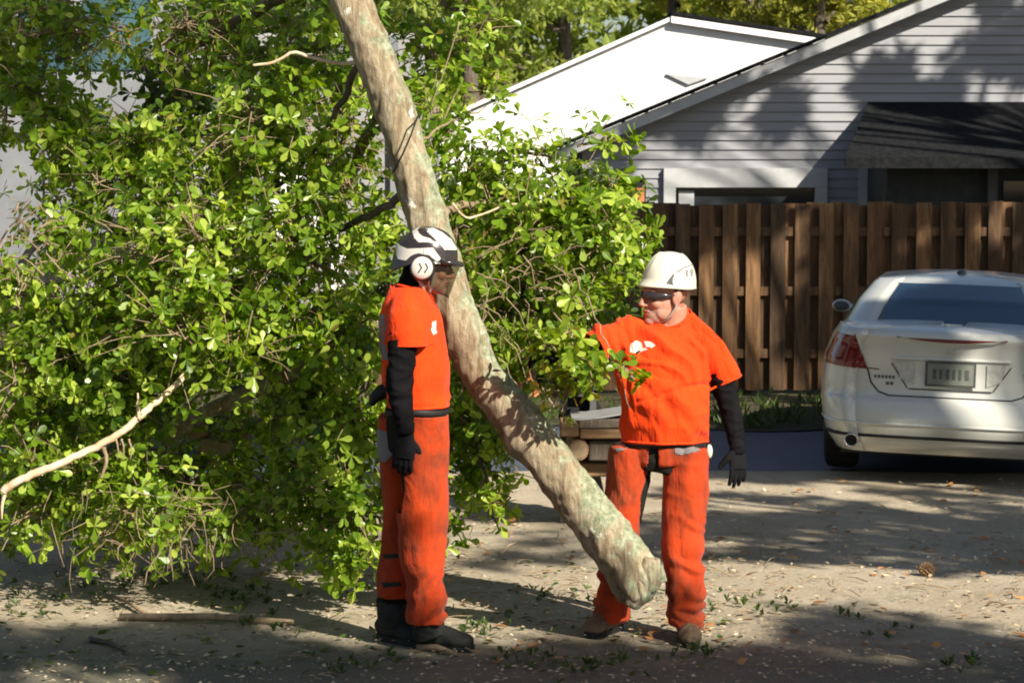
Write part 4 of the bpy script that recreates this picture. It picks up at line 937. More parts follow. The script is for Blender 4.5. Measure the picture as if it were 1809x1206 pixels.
hand(bm_, K(717, 770, -.20), (-.12, -.05, -1), (0, 1, 0), (1, -.2, 0), 1.0, .35, .75); hand(bm_, K(716, 757, .20), (.0, .0, -1), (0, -1, 0), (1, .2, 0), 1.0, .35, .75)
LN = [(749, 735, -.09, .10, .10), (749, 800, -.08, .095, .10), (748, 860, -.07, .088, .095), (745, 920, -.06, .075, .08), (746, 980, -.04, .068, .07), (752, 1040, -.02, .058, .06), (757, 1098, .0, .052, .055)]
LF = [(722, 735, .09, .10, .10), (716, 800, .10, .09, .10), (711, 860, .12, .08, .09), (706, 920, .14, .068, .075), (702, 980, .16, .062, .068), (699, 1030, .18, .055, .06), (697, 1075, .18, .052, .055)]
for LG in (LN, LF): bm_.tube([K(a, b, c) for a, b, c, _, _ in LG], [(.9 * w, .9 * d) for *_, w, d in LG], 14, ref=(1, 0, 0))
bm_.tube([K(757, 1095, 0), K(758, 1118, 0)], [.045, .04], 10); bm_.tube([K(697, 1070, .18), K(697, 1105, .18)], [.045, .04], 10)
me = fuse(bm_, .004, 2); linkmesh('body', me, [M['skin'], M['lip'], M['stubble']], man2); paint_face(me, P2, 1.0)
nk = MB(); nk.tube([K(724, 520), K(729, 500, 0), K(737, 478, 0), K(743, 458, 0)], [(.072, .085), (.064, .074), (.064, .070), (.064, .070)], 24, ref=(1, 0, 0)); me = fuse(nk, .005, 3); displace(me, lambda p, q: .006 * (ridge(p, 10, (1, 1, 2)) - .5)); linkmesh('neck_cover', me, M['black_cloth'], man2)
sb = MB()
torso(sb, [(738, 722, 53, .16, 0), (738, 706, 57, .172, 0), (737, 680, 57, .175, 0), (733, 640, 57, .178, 0), (728, 595, 57, .185, 0), (725, 558, 53, .185, 0), (722, 530, 45, .165, 0), (719, 513, 34, .12, 0), (719, 503, 25, .09, 0)], K, sl_)
sb.tube([K(716, 530, -.12), K(717, 560, -.17), K(719, 590, -.185), K(720, 612, -.19)], [(.075, .07), (.084, .08), (.084, .078), (.084, .078)], 24, ref=(1, 0, 0))
sb.tube([K(716, 530, .12), K(717, 560, .17), K(719, 590, .185), K(720, 612, .19)], [(.075, .07), (.084, .08), (.084, .078), (.084, .078)], 24, ref=(1, 0, 0))
me = fuse(sb, .006, 4)
def fold2(p, q):
    w = p + Vector((noise.noise(p * 3), 0, noise.noise(p * 3 + Vector((5, 5, 5))))) * .12
    d = .010 * (ridge(w, 5, (1, 1, .5)) - .55) + .009 * (ridge(Vector((w.x * .8 - w.z * .6, w.y, w.z * .35)), 9, (1, 1, 1)) - .6); t = p.x * .6 - p.z * 1.0
    if p.z < K(0, 625).z: d += .008 * math.sin(t * 60 + 2 * noise.noise(p * 4)) * max(0, .3 + noise.noise(p * 3))
    return d
displace(me, fold2); hz2 = K(0, 612).z
cut(me, lambda c, n: c.z < K(0, 718).z or (n.z < -.6 and abs(c.y) > .15 and c.z < hz2 + .02 and c.z > K(0, 640).z) or (n.z > .6 and c.z > K(0, 507).z))
shirt2 = linkmesh('t_shirt', me, M['shirt'], man2); k = shirt2.modifiers.new('s', 'SOLIDIFY'); k.thickness = .004; k.offset = 1
tr = bvh_of(me)
mb = MB(); vs = []; fs = []; ix = {}
def backpt(i, k_):
    if (i, k_) not in ix:
        hit, nn, _, _ = tr.ray_cast(Vector((-.6, -.12 + i * .006, K(0, 632).z + k_ * .006)), Vector((1, 0, 0)))
        ix[(i, k_)] = len(vs) if hit is not None else None
        if hit is not None: vs.append(hit - Vector((.006, 0, 0)))
    return ix[(i, k_)]
for i in range(40):
    for k_ in range(34):
        if noise.noise(Vector((i * .21, k_ * .35, 5))) > -.22:
            q = [backpt(i, k_), backpt(i + 1, k_), backpt(i + 1, k_ + 1), backpt(i, k_ + 1)]
            if None not in q: fs.append(tuple(q[::-1]))
mb.add(vs, fs); mb.build('back_print', M['grey_cloth'], shirt2)
decal(tr, pz([(764, 566), (770, 564), (771, 585), (766, 588), (762, 580)], K), -.6, (0, 1, 0), .0035, .006).build('shirt_print', M['plastic_white'], shirt2)
for A_, d0, pn in ((NA, (-.12, -.05, -1), (0, 1, 0)), (FA, (0, 0, -1), (0, -1, 0))):
    s1 = MB(); s1.tube([A_[0][0].lerp(A_[1][0], .5)] + [p for p, _ in A_[1:]], [.070, .066, .062, .052, .038], 20); me = fuse(s1, .005, 3); displace(me, lambda p, q: .006 * (ridge(p, 12, (1, 1, 1.8)) - .5)); linkmesh('sleeve', me, M['black_cloth'], man2)
    g1 = MB(); w_ = A_[-1][0]; g1.tube([w_ + Vector((0, 0, .05)), w_], [.042, .036], 14); hand(g1, w_ + Vector((0, 0, -.012)), d0, pn, (1, -.2, 0), 1.08, .4, 1.15); me = fuse(g1, .0035, 2); linkmesh('glove', me, M['glove'], man2)
TOP2 = [(737, 722, 0, .135, .16), (737, 745, 0, .14, .165), (736, 775, 0, .135, .16), (734, 800, 0, .12, .14)]
me = fuse(legs([[(a, b, c, w + .008, d + .008) for a, b, c, w, d in LG] for LG in (LN, LF)], K, 0, TOP2), .007, 5); displace(me, lambda p, q: .007 * (ridge(p, 7, (1, 1, 1.2)) - .5)); linkmesh('trousers', me, M['trouser'], man2)
CN = [(753, 728, -.09, .100, .11), (750, 800, -.09, .104, .11), (750, 850, -.08, .104, .11), (746, 900, -.07, .113, .105), (745, 955, -.06, .108, .10), (747, 1000, -.05, .090, .09), (750, 1030, -.03, .076, .085), (754, 1062, -.02, .080, .085), (756, 1100, .0, .088, .09)]
CF = [(706, 735, .09, .098, .11), (706, 790, .10, .092, .11), (706, 840, .12, .080, .10), (707, 890, .13, .072, .09), (705, 960, .15, .075, .085), (701, 1020, .17, .079, .082), (698, 1066, .18, .083, .085)]
for nm, LG in (('a', CN), ('b', CF)):
    cm = MB(); cm.tube([K(a, b, c) for a, b, c, _, _ in LG], [(w, d) for *_, w, d in LG], 26, ref=(1, 0, 0)); me = fuse(cm, .006, 4)
    def cf2(p, q):
        low = max(0, min(1, (.60 - p.z) / .4)); d = .006 * (ridge(p, 6, (1.2, 1, .7)) - .5)
        w = p + Vector((0, 0, .05 * noise.noise(p * 7))); d += (.003 + .020 * low) * (ridge(Vector((w.x, w.y, w.z - w.x * .9)), 9, (.35, .35, 1.0)) - .55); d += .006 * (ridge(Vector((w.x - w.z * .2, w.y, w.z)), 7, (1.6, 1, .4)) - .5); return d
    displace(me, cf2); top = K(0, LG[0][1]).z - .004; bot = K(0, LG[-1][1]).z + .005; c0 = K(LG[1][0], 800, LG[1][2])
    if nm == 'a': cut(me, lambda c, n: c.z > top or c.z < bot or (n.x < -.75 and c.z > K(0, 900).z) or (c.z > K(0, 860).z and c.x < K(712, 800).x))
    else: cut(me, lambda c, n: c.z > top or c.z < bot or (n.x > .8 and c.z > K(0, 860).z))
    ch = linkmesh('chap_leg', me, M['chaps'], man2); k = ch.modifiers.new('s', 'SOLIDIFY'); k.thickness = .008; k.offset = 1
    if nm == 'b':
        tr = bvh_of(me); decal(tr, pz([(664, 758), (690, 762), (702, 775), (698, 796), (684, 816), (672, 815), (664, 800)], K), -.6, (0, 1, 0), .004, .012).build('pocket', M['grey_cloth'], ch)
        decal(tr, pz([(676, 985), (704, 980), (706, 988), (680, 993)], K), -.6, (0, 1, 0), .004, .010).build('strap', M['trim_black'], ch)
        decal(tr, pz([(674, 1036), (704, 1031), (706, 1039), (678, 1044)], K), -.6, (0, 1, 0), .004, .010).build('strap', M['trim_black'], ch)
bt = MB(); bt.tube([K(737, 724) + Vector((.143 * math.cos(t), .172 * math.sin(t), .004 * math.sin(3 * t))) for t in np.linspace(0, 2 * math.pi, 40)], [(.005, .014)] * 40, 8, caps=False); bt.build('belt', M['trim_black'], man2, smooth=True)
ph = MB(); ph.tube([K(690, 686, -.02), K(674, 692, -.02), K(660, 704, -.02), K(655, 716, -.02)], [(.03, .05), (.036, .05), (.026, .04), (.012, .03)], 12, ref=(0, 0, 1)); me = fuse(ph, .005, 2); linkmesh('belt_pouch', me, M['trim_black'], man2)
bo = boot(764, 1150, .02, R(72), M['boot_dark'], K, man2, sx=1.15); boot(694, 1140, .20, R(50), M['boot_dark'], K, man2, sx=1.15)
ga = MB(); ga.tube([K(697, 1062, .18), K(696, 1080, .18), K(697, 1102, .19)], [.068, .070, .072], 20); me = fuse(ga, .006, 2); linkmesh('gaiter', me, M['boot_dark'], man2)
ga = MB(); ga.tube([K(757, 1094, 0), K(758, 1112, 0), K(762, 1124, 0)], [.070, .074, .076], 20); me = fuse(ga, .006, 2); displace(me, lambda p, q: .004 * (ridge(p, 16, (1, 1, 2)) - .5)); linkmesh('gaiter', me, M['boot_dark'], man2)
# helmet with muffs and visor
hu = (.16, 0, 1); hfw = (.98, -.05, -.16)
def Z(x, y): return (640 + x / 6.345, 370 + y / 6.345)
WP = [[Z(*p) for p in l] for l in (
    [(350, 325), (430, 400), (510, 430), (800, 418), (890, 540), (850, 575), (760, 500), (640, 478), (560, 505), (500, 560), (410, 550), (385, 500)],
    [(1010, 260), (900, 185), (800, 148), (700, 138), (610, 168), (562, 240), (590, 312), (640, 358), (740, 358), (830, 372), (770, 318), (690, 296), (642, 262), (622, 222), (660, 188), (740, 176), (830, 182), (930, 222)],
    [(718, 210), (800, 203), (900, 252), (1000, 330), (1068, 440), (1060, 450), (930, 445), (880, 380), (800, 300), (735, 245)])]
WZ = [[(K(*p).x, K(*p).z) for p in l] for l in WP]
def ex2(a, b, d, cx, cy, t):
    if cy < -.1: d -= .060 * min(1, (-cy - .1) * 1.4) * (1 - t) ** 1.2
    if cy > .5: d += .018 * (cy - .5) * (1 - t)
    if t < .75: b += .006 * math.sin(t * 12) * (cy < 0)
    return a, b, d
hel2, H2 = shell(K(749, 460, 0), hfw, hu, .118, .152, .158, .0, [M['plastic_black'], M['plastic_white']], man2, brim=.02, extra=ex2, n=300,
    face=lambda c: abs(c.y) > .012 and any(inpoly(c.x, c.z, P_) for P_ in WZ))
fx = lambda a, b, d: K(749, 460, 0) + H2[0] * a + H2[1] * b + H2[2] * d
pk_ = MB(); pk_.tube([fx(-.10, .085, .012), fx(-.075, .135, .012), fx(-.03, .170, .008), fx(.03, .170, .008), fx(.075, .135, .012), fx(.10, .085, .012)], [(.012, .014)] * 6, 10, ref=H2[2]); pk_.build('peak', M['plastic_black'], hel2, smooth=True)
def visor_mat():
    m, N, L, b = node_mat('tinted_visor'); tr_ = N.new('ShaderNodeBsdfTransparent'); tr_.inputs[0].default_value = (.72, .72, .62, 1); b.inputs['Base Color'].default_value = (.03, .03, .028, 1); b.inputs['Roughness'].default_value = .12
    mx = N.new('ShaderNodeMixShader'); n_ = ntex(N, L, coords(N, L), 12, 3); rr = ramp(N, [(.3, (.26, .26, .26)), (.7, (.36, .36, .36))]); L.new(n_, rr.inputs[0]); L.new(rr.outputs[0], mx.inputs[0])
    L.new(tr_.outputs[0], mx.inputs[1]); L.new(b.outputs[0], mx.inputs[2]); L.new(mx.outputs[0], N['Material Output'].inputs[0]); return m
M['visor'] = visor_mat()
vm = MB(); vs = []; fs = []
for j in range(9):
    t = j / 8
    for i in range(21):
        u = i / 20 * 2 - 1; wd = .105 * (1 - .25 * t * t); dp = .168 - .030 * t; vs.append(fx(wd * math.sin(u * 1.45), .02 + (dp - .02) * math.cos(u * 1.45) * 1.0, .005 - .155 * t * (1 - .30 * abs(u) ** 1.5)))
for j in range(8):
    for i in range(20): fs.append((j * 21 + i, j * 21 + i + 1, (j + 1) * 21 + i + 1, (j + 1) * 21 + i))
vm.add(vs, fs); vo = vm.build('visor', M['visor'], hel2, smooth=True)
rim = MB(); rim.tube(vs[-21:], .0035, 6); rim.tube([vs[j * 21] for j in range(9)], .0045, 6); rim.tube([vs[j * 21 + 20] for j in range(9)], .0045, 6); rim.build('visor_rim', M['plastic_black'], hel2, smooth=True)
for s in (-1, 1):
    c = K(748, 472, 0) + Vector((0, s * .100, 0)); e = MB(); e.tube([c - Vector((0, s * .02, 0)), c + Vector((0, s * .012, 0)), c + Vector((0, s * .018, 0))], [.060, .058, .050], 36); eo = e.build('ear_muff', M['plastic_black'], hel2, smooth=False)
    e = MB(); e.tube([c + Vector((-.002, s * .010, .002)), c + Vector((-.002, s * .027, .002)), c + Vector((-.002, s * .034, .002)), c + Vector((-.002, s * .0355, .002))], [(.049, .051), (.049, .051), (.043, .045), (.02, .02)], 36, ref=(1, 0, 0)); cup = e.build('muff_cap', M['plastic_white'], eo, smooth=True)
    for dx in (-.012, .016):
        e = MB(); yy = s * .0365
        e.tube([c + Vector((dx - .002, yy, .024)), c + Vector((dx + .009, yy, .004)), c + Vector((dx - .006, yy, -.018))], [(.0032, .0015)] * 3, 6, ref=(1, 0, 0)); e.build('chevron_mark', M['trim_black'], eo)
    e = MB(); e.tube([K(738, 492, s * .085), K(748, 508, s * .07), K(755, 521, s * .045)], [(.007, .002)] * 3, 6, ref=(1, 0, 0)); e.tube([K(768, 482, s * .085), K(764, 503, s * .07), K(757, 521, s * .045)], [(.007, .002)] * 3, 6, ref=(1, 0, 0)); e.build('chin_strap', M['strap'], hel2)
for s in (-1, 1):
    e = MB(); e.ball(P2(s * .034, .092, .004), .011, 12, 8); e.build('eye', M['plastic_white'], man2, smooth=True)
cd = MB(); cd.tube([K(757, 521, -.02), K(764, 545, -.03), K(770, 575, -.04), K(781, 606, -.03)], .007, 6); cd.build('lanyard', M['trim_black'], man2, smooth=True)

# ring hems that finish the cut cloth edges
def fit_ring(me, c, d, n=40, r0=.16):
    tr = bvh_of(me); d = Vector(d).normalized(); a = d.orthogonal().normalized(); b = d.cross(a); out = []
    for t in np.linspace(0, 2 * math.pi, n):
        q = a * math.cos(t) + b * math.sin(t); h = tr.ray_cast(Vector(c) + q * r0, -q)[0]
        if h is not None and (h - Vector(c)).length < r0: out.append(h + q * .003)
    return out
def ring_hem(obj, c, d, r0=.13, r=.005, back=.016):
    d = Vector(d).normalized(); pts = fit_ring(obj.data, Vector(c) - d * back, d, 40, r0)
    if len(pts) > 12:
        m = MB(); m.tube([p + d * (back * .75) for p in pts], [(r * .6, r * 2.0)] * len(pts), 8, ref=None, caps=False) if False else m.tube([p + d * (back * .55) for p in pts], r, 8, caps=False)
        m.build('hem', obj.data.materials[0], obj, smooth=True)
ring_hem(shirt, Q(1283, 676) , dl); ring_hem(shirt, Q(1048, 614, -.115), dr)
for LG in (CA, CB): e_ = LG[-1]; ring_hem(bpy.data.objects['chaps'], Q(e_[0], e_[1], e_[2]), (0, 0, -1), .16, .006)
ring_hem(shirt, Q(1174, 779), (0, 0, -1), .30, .006); ring_hem(shirt2, K(737, 718), (0, 0, -1), .30, .006)
ring_hem(shirt2, K(720, 612, -.19), (0, 0, -1), .14, .005); ring_hem(shirt2, K(720, 612, .19), (0, 0, -1), .14, .005)
m = MB(); m.tube([K(726, 506) + Vector((.066 * math.cos(t), .078 * math.sin(t), .010 * -math.cos(t))) for t in np.linspace(0, 2 * math.pi, 30)], .008, 8, caps=False); m.build('neckband', M['shirt'], shirt2, smooth=True)
# ------------------------------------------------------------------ the leaning cut tree
tp = [(560, -200, 11.42, 33), (621, 0, 11.36, 36), (662, 100, 11.30, 36.5), (698, 199, 11.26, 36.5), (728, 300, 11.22, 37), (759, 400, 11.18, 38.5), (783, 480, 11.15, 39), (808, 560, 11.12, 40), (846, 650, 11.09, 41), (920, 746, 11.05, 41), (989, 840, 11.0, 43), (1040, 905, 10.98, 45), (1085, 965, 10.96, 47), (1117, 1012, 10.95, 48), (1134, 1044, 10.95, 45)]
base = at(1134, 1048, 10.95)
lt = empty('leaning_tree', base, 'lichen covered oak trunk leaning between the two workers, cut off at its lower end', 'tree')
def spl(pts, k=5):
    out = []
    for i in range(len(pts) - 1):
        p0, p1, p2, p3 = pts[max(i - 1, 0)], pts[i], pts[i + 1], pts[min(i + 2, len(pts) - 1)]
        for j in range(k):
            t = j / k; out.append(tuple(.5 * (2 * b + (c - a) * t + (2 * a - 5 * b + 4 * c - d) * t * t + (3 * b - a - 3 * c + d) * t ** 3) for a, b, c, d in zip(p0, p1, p2, p3)))
    out.append(tuple(pts[-1])); return out
sp = spl(tp, 24); pts = [at(a, b, Y) - base for a, b, Y, r in sp]; rad = [r / pxm(Y) for a, b, Y, r in sp]
tm = MB(); tm.tube(pts, [r_ * .96 for r_ in rad], 90, ref=(0, 1, 0)); me = tm.mesh('trunk')
def bark_d(p, q):
    d = .010 * (ridge(p, 8, (1, 1, .4)) - .55) + .006 * noise.noise(p * 22) + .002 * (ridge(p, 26, (1, 1, .35)) - .5) + .012 * noise.noise(p * 3.2)
    for (kx, ky, kr, ka) in ((985, 590, .05, .0), (905, 800, .09, .03), (700, 170, .06, .016), (745, 330, .07, .015), (830, 600, .07, .018)):
        c = at(kx, ky, 11.0) - base; w = math.exp(-((p.x - c.x) ** 2 + (p.z - c.z) ** 2) / (kr * kr)); d += ka * w
    e = (p - Vector((0, 0, 0))).length
    if e < .28: d += .022 * (1 - e / .28) * math.sin(6 * math.atan2(p.y, p.x + p.z * .6) + 1)
    return d
displace(me, bark_d); tro = linkmesh('trunk', me, M['bark'], lt)
# torn stub of hinge wood at the cut
ct = MB(); ax = (pts[-1] - pts[-4]).normalized()
ct.tube([pts[-1] - ax * .02, pts[-1] + ax * .012, pts[-1] + ax * .03], [(rad[-1] * .97), rad[-1] * .82, rad[-1] * .5], 30, ref=(0, 1, 0), jitter=.05)
u_ = ax.cross(Vector((0, 1, 0))).normalized()
for i in range(0):
    th = random.uniform(0, 6.28); q = pts[-1] + (u_ * math.cos(th) + Vector((0, 1, 0)) * math.sin(th)) * rad[-1] * random.uniform(.2, .9); ct.tube([q, q + ax * random.uniform(.04, .11) + Vector((random.uniform(-.01, .01), 0, random.uniform(-.03, .01)))], [random.uniform(.01, .022), .003], 6)
ct.build('cut_end', M['cutwood'], lt)
fl = MB(); q0, q1 = at(1152, 985, 10.9) - base, at(1112, 1072, 10.88) - base
fl.tube([q0, q0.lerp(q1, .35) + Vector((.03, 0, .0)), q0.lerp(q1, .7) + Vector((.02, 0, 0)), q1], [(.04, .05), (.062, .055), (.06, .055), (.03, .03)], 18, jitter=.03); me = fuse(fl, .008, 2); displace(me, lambda p, q: .010 * (ridge(p, 14, (1.4, 1, .5)) - .5)); linkmesh('torn_stub', me, M['bark'], lt)
def limb(parent, org, pl, r0, r1, mat, name='limb', k=6, wob=.01, seg=10):
    s_ = spl([tuple(at(*p)) for p in pl], k); n = len(s_); m = MB(); m.tube([Vector(p) - org + Vector((random.uniform(-wob, wob), 0, random.uniform(-wob, wob))) for p in s_], [r0 + (r1 - r0) * i / (n - 1) for i in range(n)], seg, jitter=.08); return m.build(name, mat, parent, smooth=True)
limb(lt, base, [(728, 330, 11.3), (680, 365, 11.5), (630, 392, 11.7), (560, 420, 12), (470, 470, 12.4)], .022, .012, M['bark_dark'])
limb(lt, base, [(640, 108, 11.35), (614, 112, 11.4), (585, 110, 11.45), (545, 100, 11.5), (518, 93, 11.5), (485, 110, 11.5), (447, 116, 11.5)], .010, .007, M['peeled'], wob=.002)
limb(lt, base, [(640, 100, 11.4), (612, 160, 11.6), (560, 260, 12), (480, 340, 12.4)], .02, .01, M['bark_dark'])
limb(lt, base, [(600, -60, 11.5), (520, -20, 12), (380, 60, 12.7), (250, 120, 13.1)], .05, .015, M['bark_dark'])
limb(lt, base, [(690, 160, 11.4), (640, 260, 12.1), (560, 420, 12.5), (380, 520, 12.6), (250, 560, 12.4)], .035, .012, M['bark_dark'])
limb(lt, base, [(770, 380, 11.3), (850, 360, 11.8), (950, 400, 12.1), (1060, 430, 12)], .022, .008, M['twig'])
limb(lt, base, [(740, 250, 11.4), (800, 215, 12), (860, 190, 12.5)], .008, .003, M['twig'])
limb(lt, base, [(800, 360, 11.4), (830, 385, 11.5), (905, 360, 11.6), (960, 372, 11.6)], .007, .003, M['peeled'], wob=.002)
limb(lt, base, [(760, 190, 11.5), (790, 110, 11.5), (812, 38, 11.5)], .003, .004, M['twig'], wob=.002)
def lc(lst): return [(at(a, b, Y), (rx / pxm(Y), ry_, rz / pxm(Y)), n) for a, b, Y, rx, rz, ry_, n in lst]
def local(cl, o): return [(c - o, r, n) for c, r, n in cl]
def leafy(parent, org, cl, mat='leaf', per=8, size=(.030, .082), name='crown', **k):
    pos, dirs, tb = clumps(local(cl, org), **k); return leaves_mesh(pos, dirs, per, size, M[mat], name, parent, 'leaf', (38, 105), 1.0, tubes=tb)
LEFT = lc([(110, 55, 12.6, 170, 70, .5, 190), (15, 60, 12.6, 60, 60, .3, 80), (35, 150, 12.5, 70, 55, .3, 100), (100, 215, 12.4, 60, 50, .3, 70), (10, 215, 12.4, 40, 30, .2, 26), (120, 300, 12.2, 50, 80, .25, 120), (110, 225, 12.2, 60, 40, .25, 70), (110, 410, 12.1, 55, 60, .25, 80), (20, 500, 12.0, 60, 50, .25, 80), (330, 50, 12.7, 190, 100, .55, 260), (500, 90, 12.4, 120, 120, .5, 230), (590, 30, 12.0, 50, 70, .3, 60),
    (215, 235, 12.2, 120, 75, .4, 150), (260, 320, 12.1, 150, 80, .45, 240), (450, 240, 12, 160, 100, .5, 270), (590, 290, 12.1, 95, 150, .45, 220), (640, 180, 12.3, 40, 80, .3, 60),
    (330, 430, 11.8, 190, 100, .45, 400), (520, 430, 11.8, 140, 110, .45, 300), (650, 420, 12.2, 60, 100, .3, 120), (180, 520, 12.0, 150, 70, .4, 200)])
RIGHT = lc([(850, 330, 12.0, 80, 60, .35, 110), (1000, 345, 11.9, 90, 45, .3, 80), (930, 270, 12, 60, 40, .2, 18), (930, 420, 11.8, 140, 95, .4, 300), (1060, 430, 11.7, 65, 105, .3, 150), (890, 545, 11.9, 100, 85, .35, 220), (1030, 540, 11.6, 80, 55, .28, 130), (1080, 340, 11.8, 55, 50, .2, 26), (1060, 250, 11.8, 60, 35, .2, 16), (1115, 460, 11.8, 30, 50, .15, 26), (920, 620, 11.8, 70, 40, .25, 70), (990, 600, 11.5, 60, 40, .2, 70), (975, 610, 10.75, 30, 22, .06, 14)])
UPR = lc([(755, 120, 12.6, 50, 110, .35, 90), (820, 70, 12.8, 60, 60, .3, 45), (780, 225, 12.2, 50, 50, .3, 70), (860, 150, 12.6, 50, 40, .2, 20)])
LEFT = [(c, r, int(n * .74)) for c, r, n in LEFT]
leafy(lt, base, LEFT); leafy(lt, base, RIGHT, name='crown'); leafy(lt, base, UPR, name='crown')
m = MB()
for i in range(70):
    a_ = at(random.gauss(890, 65), random.gauss(500, 55), random.uniform(11.35, 11.6)) - base; d = Vector((random.uniform(-.05, .22), random.uniform(-.05, .05), random.uniform(-.26, .08))); m.tube([a_, a_ + d * .35 + Vector((.02, 0, .02)), a_ + d * .7 + Vector((.01, 0, .02)), a_ + d], [.0035, .003, .0025, .0018], 4)
tag(m.build('bare_twigs', M['twig'], lt), kind='stuff')
# rope round the stem
rp = MB(); a_, b_ = at(738, 205, 11.1), at(697, 300, 11.1); o_ = Vector(a_)
rp.tube([a_ + Vector((.01, .2, .02)), a_ + Vector((.006, .06, .0)), a_ + Vector((0, 0, 0)), a_.lerp(b_, .33) + Vector((.004, -.035, -.01)), a_.lerp(b_, .66) + Vector((.004, -.035, -.01)), b_ + Vector((0, 0, 0)), b_ + Vector((-.01, .08, -.01)), b_ + Vector((.0, .2, .0))], .0045, 6)
ro = rp.build('rope', M['trim_black'], smooth=True); tag(ro, 'thin dark rope slung around the upper part of the leaning trunk', 'rope')

# ------------------------------------------------------------------ leafy branches lying below
def brush(label, org, limbs, cl, group='leafy branches lying on the ground', **k):
    o0 = at(*org); o0.z = 0; e = empty('fallen_branch', o0, label, 'branch', group)
    for pl, r0, r1, mt in limbs: limb(e, o0, pl, r0, r1, M[mt], 'stem')
    leafy(e, o0, lc(cl), name='leaves', **k); return e
brush('dense leafy branch heaped in the bottom corner under the peeled limb', (80, 960, 12.2), [([(-60, 560, 12.4), (60, 700, 12.3), (170, 860, 12.1), (230, 960, 12)], .03, .008, 'bark_dark')],
    [(260, 915, 11.75, 150, 50, .25, 110), (430, 930, 11.9, 100, 45, .25, 90), (70, 640, 12.0, 120, 90, .4, 260), (190, 690, 12.0, 110, 80, .35, 190), (60, 780, 12.0, 110, 80, .35, 170), (170, 830, 12.1, 150, 60, .4, 130), (50, 910, 12.1, 90, 50, .3, 60), (240, 920, 12.0, 110, 42, .3, 60), (90, 880, 12.5, 200, 90, .3, 160)])
brush('broad leafy branch lying behind the peeled limb with a thick grey stem', (420, 950, 12.6), [([(700, 560, 12.0), (600, 610, 12.1), (545, 645, 12.2), (440, 690, 12.3), (330, 750, 12.4), (290, 800, 12.5)], .048, .038, 'bark'), ([(400, 688, 12.0), (340, 705, 12.1), (300, 770, 12.2)], .010, .006, 'twig')],
    [(320, 580, 11.7, 170, 75, .35, 240), (470, 590, 11.8, 120, 80, .35, 220), (560, 700, 12.3, 110, 90, .4, 220), (330, 830, 12.9, 260, 110, .3, 240), (520, 880, 12.8, 120, 90, .3, 120), (420, 760, 12.8, 100, 60, .3, 60), (280, 660, 12.0, 110, 50, .3, 120), (390, 850, 12.2, 90, 50, .3, 60)])
brush('leafy branch drooping to the ground just behind the worker seen from the side', (600, 1000, 11.9), [([(690, 560, 12), (640, 700, 12), (600, 850, 11.9), (590, 985, 11.8)], .02, .006, 'bark_dark')],
    [(600, 590, 11.8, 90, 90, .35, 200), (620, 760, 12.0, 95, 85, .35, 240), (560, 850, 11.9, 90, 60, .3, 120), (610, 910, 11.8, 75, 60, .25, 110), (640, 1000, 11.7, 45, 45, .15, 36), (590, 975, 11.7, 40, 30, .15, 26)])
brush('dark leafy branch hanging between the side on worker and the leaning trunk', (850, 960, 12.2), [([(780, 560, 12.2), (830, 720, 12.2), (860, 860, 12), (880, 940, 11.9)], .015, .004, 'bark_dark')],
    [(830, 650, 12.1, 60, 80, .3, 120), (835, 760, 12.2, 65, 90, .3, 170), (830, 850, 12.2, 50, 60, .25, 70), (880, 900, 11.8, 20, 45, .12, 22), (790, 940, 12, 30, 60, .15, 26)])
brush('small leafy sprig hanging in front of the reaching arm', (1040, 900, 10.75), [([(1010, 470, 11.5), (1050, 560, 10.9), (1085, 640, 10.7), (1110, 720, 10.68)], .005, .002, 'twig'), ([(960, 520, 11.6), (1010, 600, 10.9), (1040, 660, 10.72), (1050, 700, 10.7)], .006, .002, 'twig')],
    [(1030, 650, 10.72, 42, 50, .10, 44), (1000, 590, 10.9, 36, 26, .1, 14), (1105, 655, 10.66, 30, 30, .05, 7), (1000, 700, 10.9, 36, 30, .1, 14)], group='leafy branches lying on the ground')
# bare tangled twigs at the foot of the heap
tw = empty('twig_tangle', at(300, 990, 11.7)); m = MB(); o_ = tw.location.copy()
for i in range(190):
    cx_, sx_ = random.choice(((235, 26), (300, 22), (330, 40), (400, 60), (180, 70), (480, 60))); px = random.gauss(cx_, sx_); py = random.uniform(855, 975); Y = random.uniform(11.5, 12.1); a_ = at(px, py, Y) - o_; d = Vector((random.gauss(0, .05), random.uniform(-.06, .06), -random.uniform(.05, .24)))
    if random.random() < .35: d = Vector((random.uniform(-.25, .25), random.uniform(-.06, .06), random.uniform(-.06, .06)))
    e_ = Vector((random.uniform(-.03, .03), 0, random.uniform(-.02, .03))); r_ = random.uniform(.0014, .0034); q_ = [a_, a_ + d * .3 + e_, a_ + d * .65 + e_ * 1.2, a_ + d]
    q_ = [Vector((v_.x, v_.y, max(v_.z, .01 - o_.z))) for v_ in q_]; m.tube(q_, [r_, r_, r_ * .8, r_ * .5], 4)
tw_ = m.build('bare_twigs', M['twig'], loc=o_); bpy.data.objects.remove(tw); tag(tw_, kind='stuff')
for i in range(1): pass
m = MB(); o_ = at(60, 470, 11.6)
for i in range(60):
    px = random.gauss(40, 40); py = random.gauss(450, 45); a_ = at(px, py, random.uniform(11.5, 12)) - o_; d = Vector((random.uniform(-.16, .16), random.uniform(-.1, .1), random.uniform(-.12, .12))); m.tube([a_, a_ + d * .5 + Vector((0, 0, random.uniform(-.03, .03))), a_ + d], [.005, .0035, .002], 4)
tag(m.build('bare_twigs', M['twig'], loc=o_), kind='stuff')
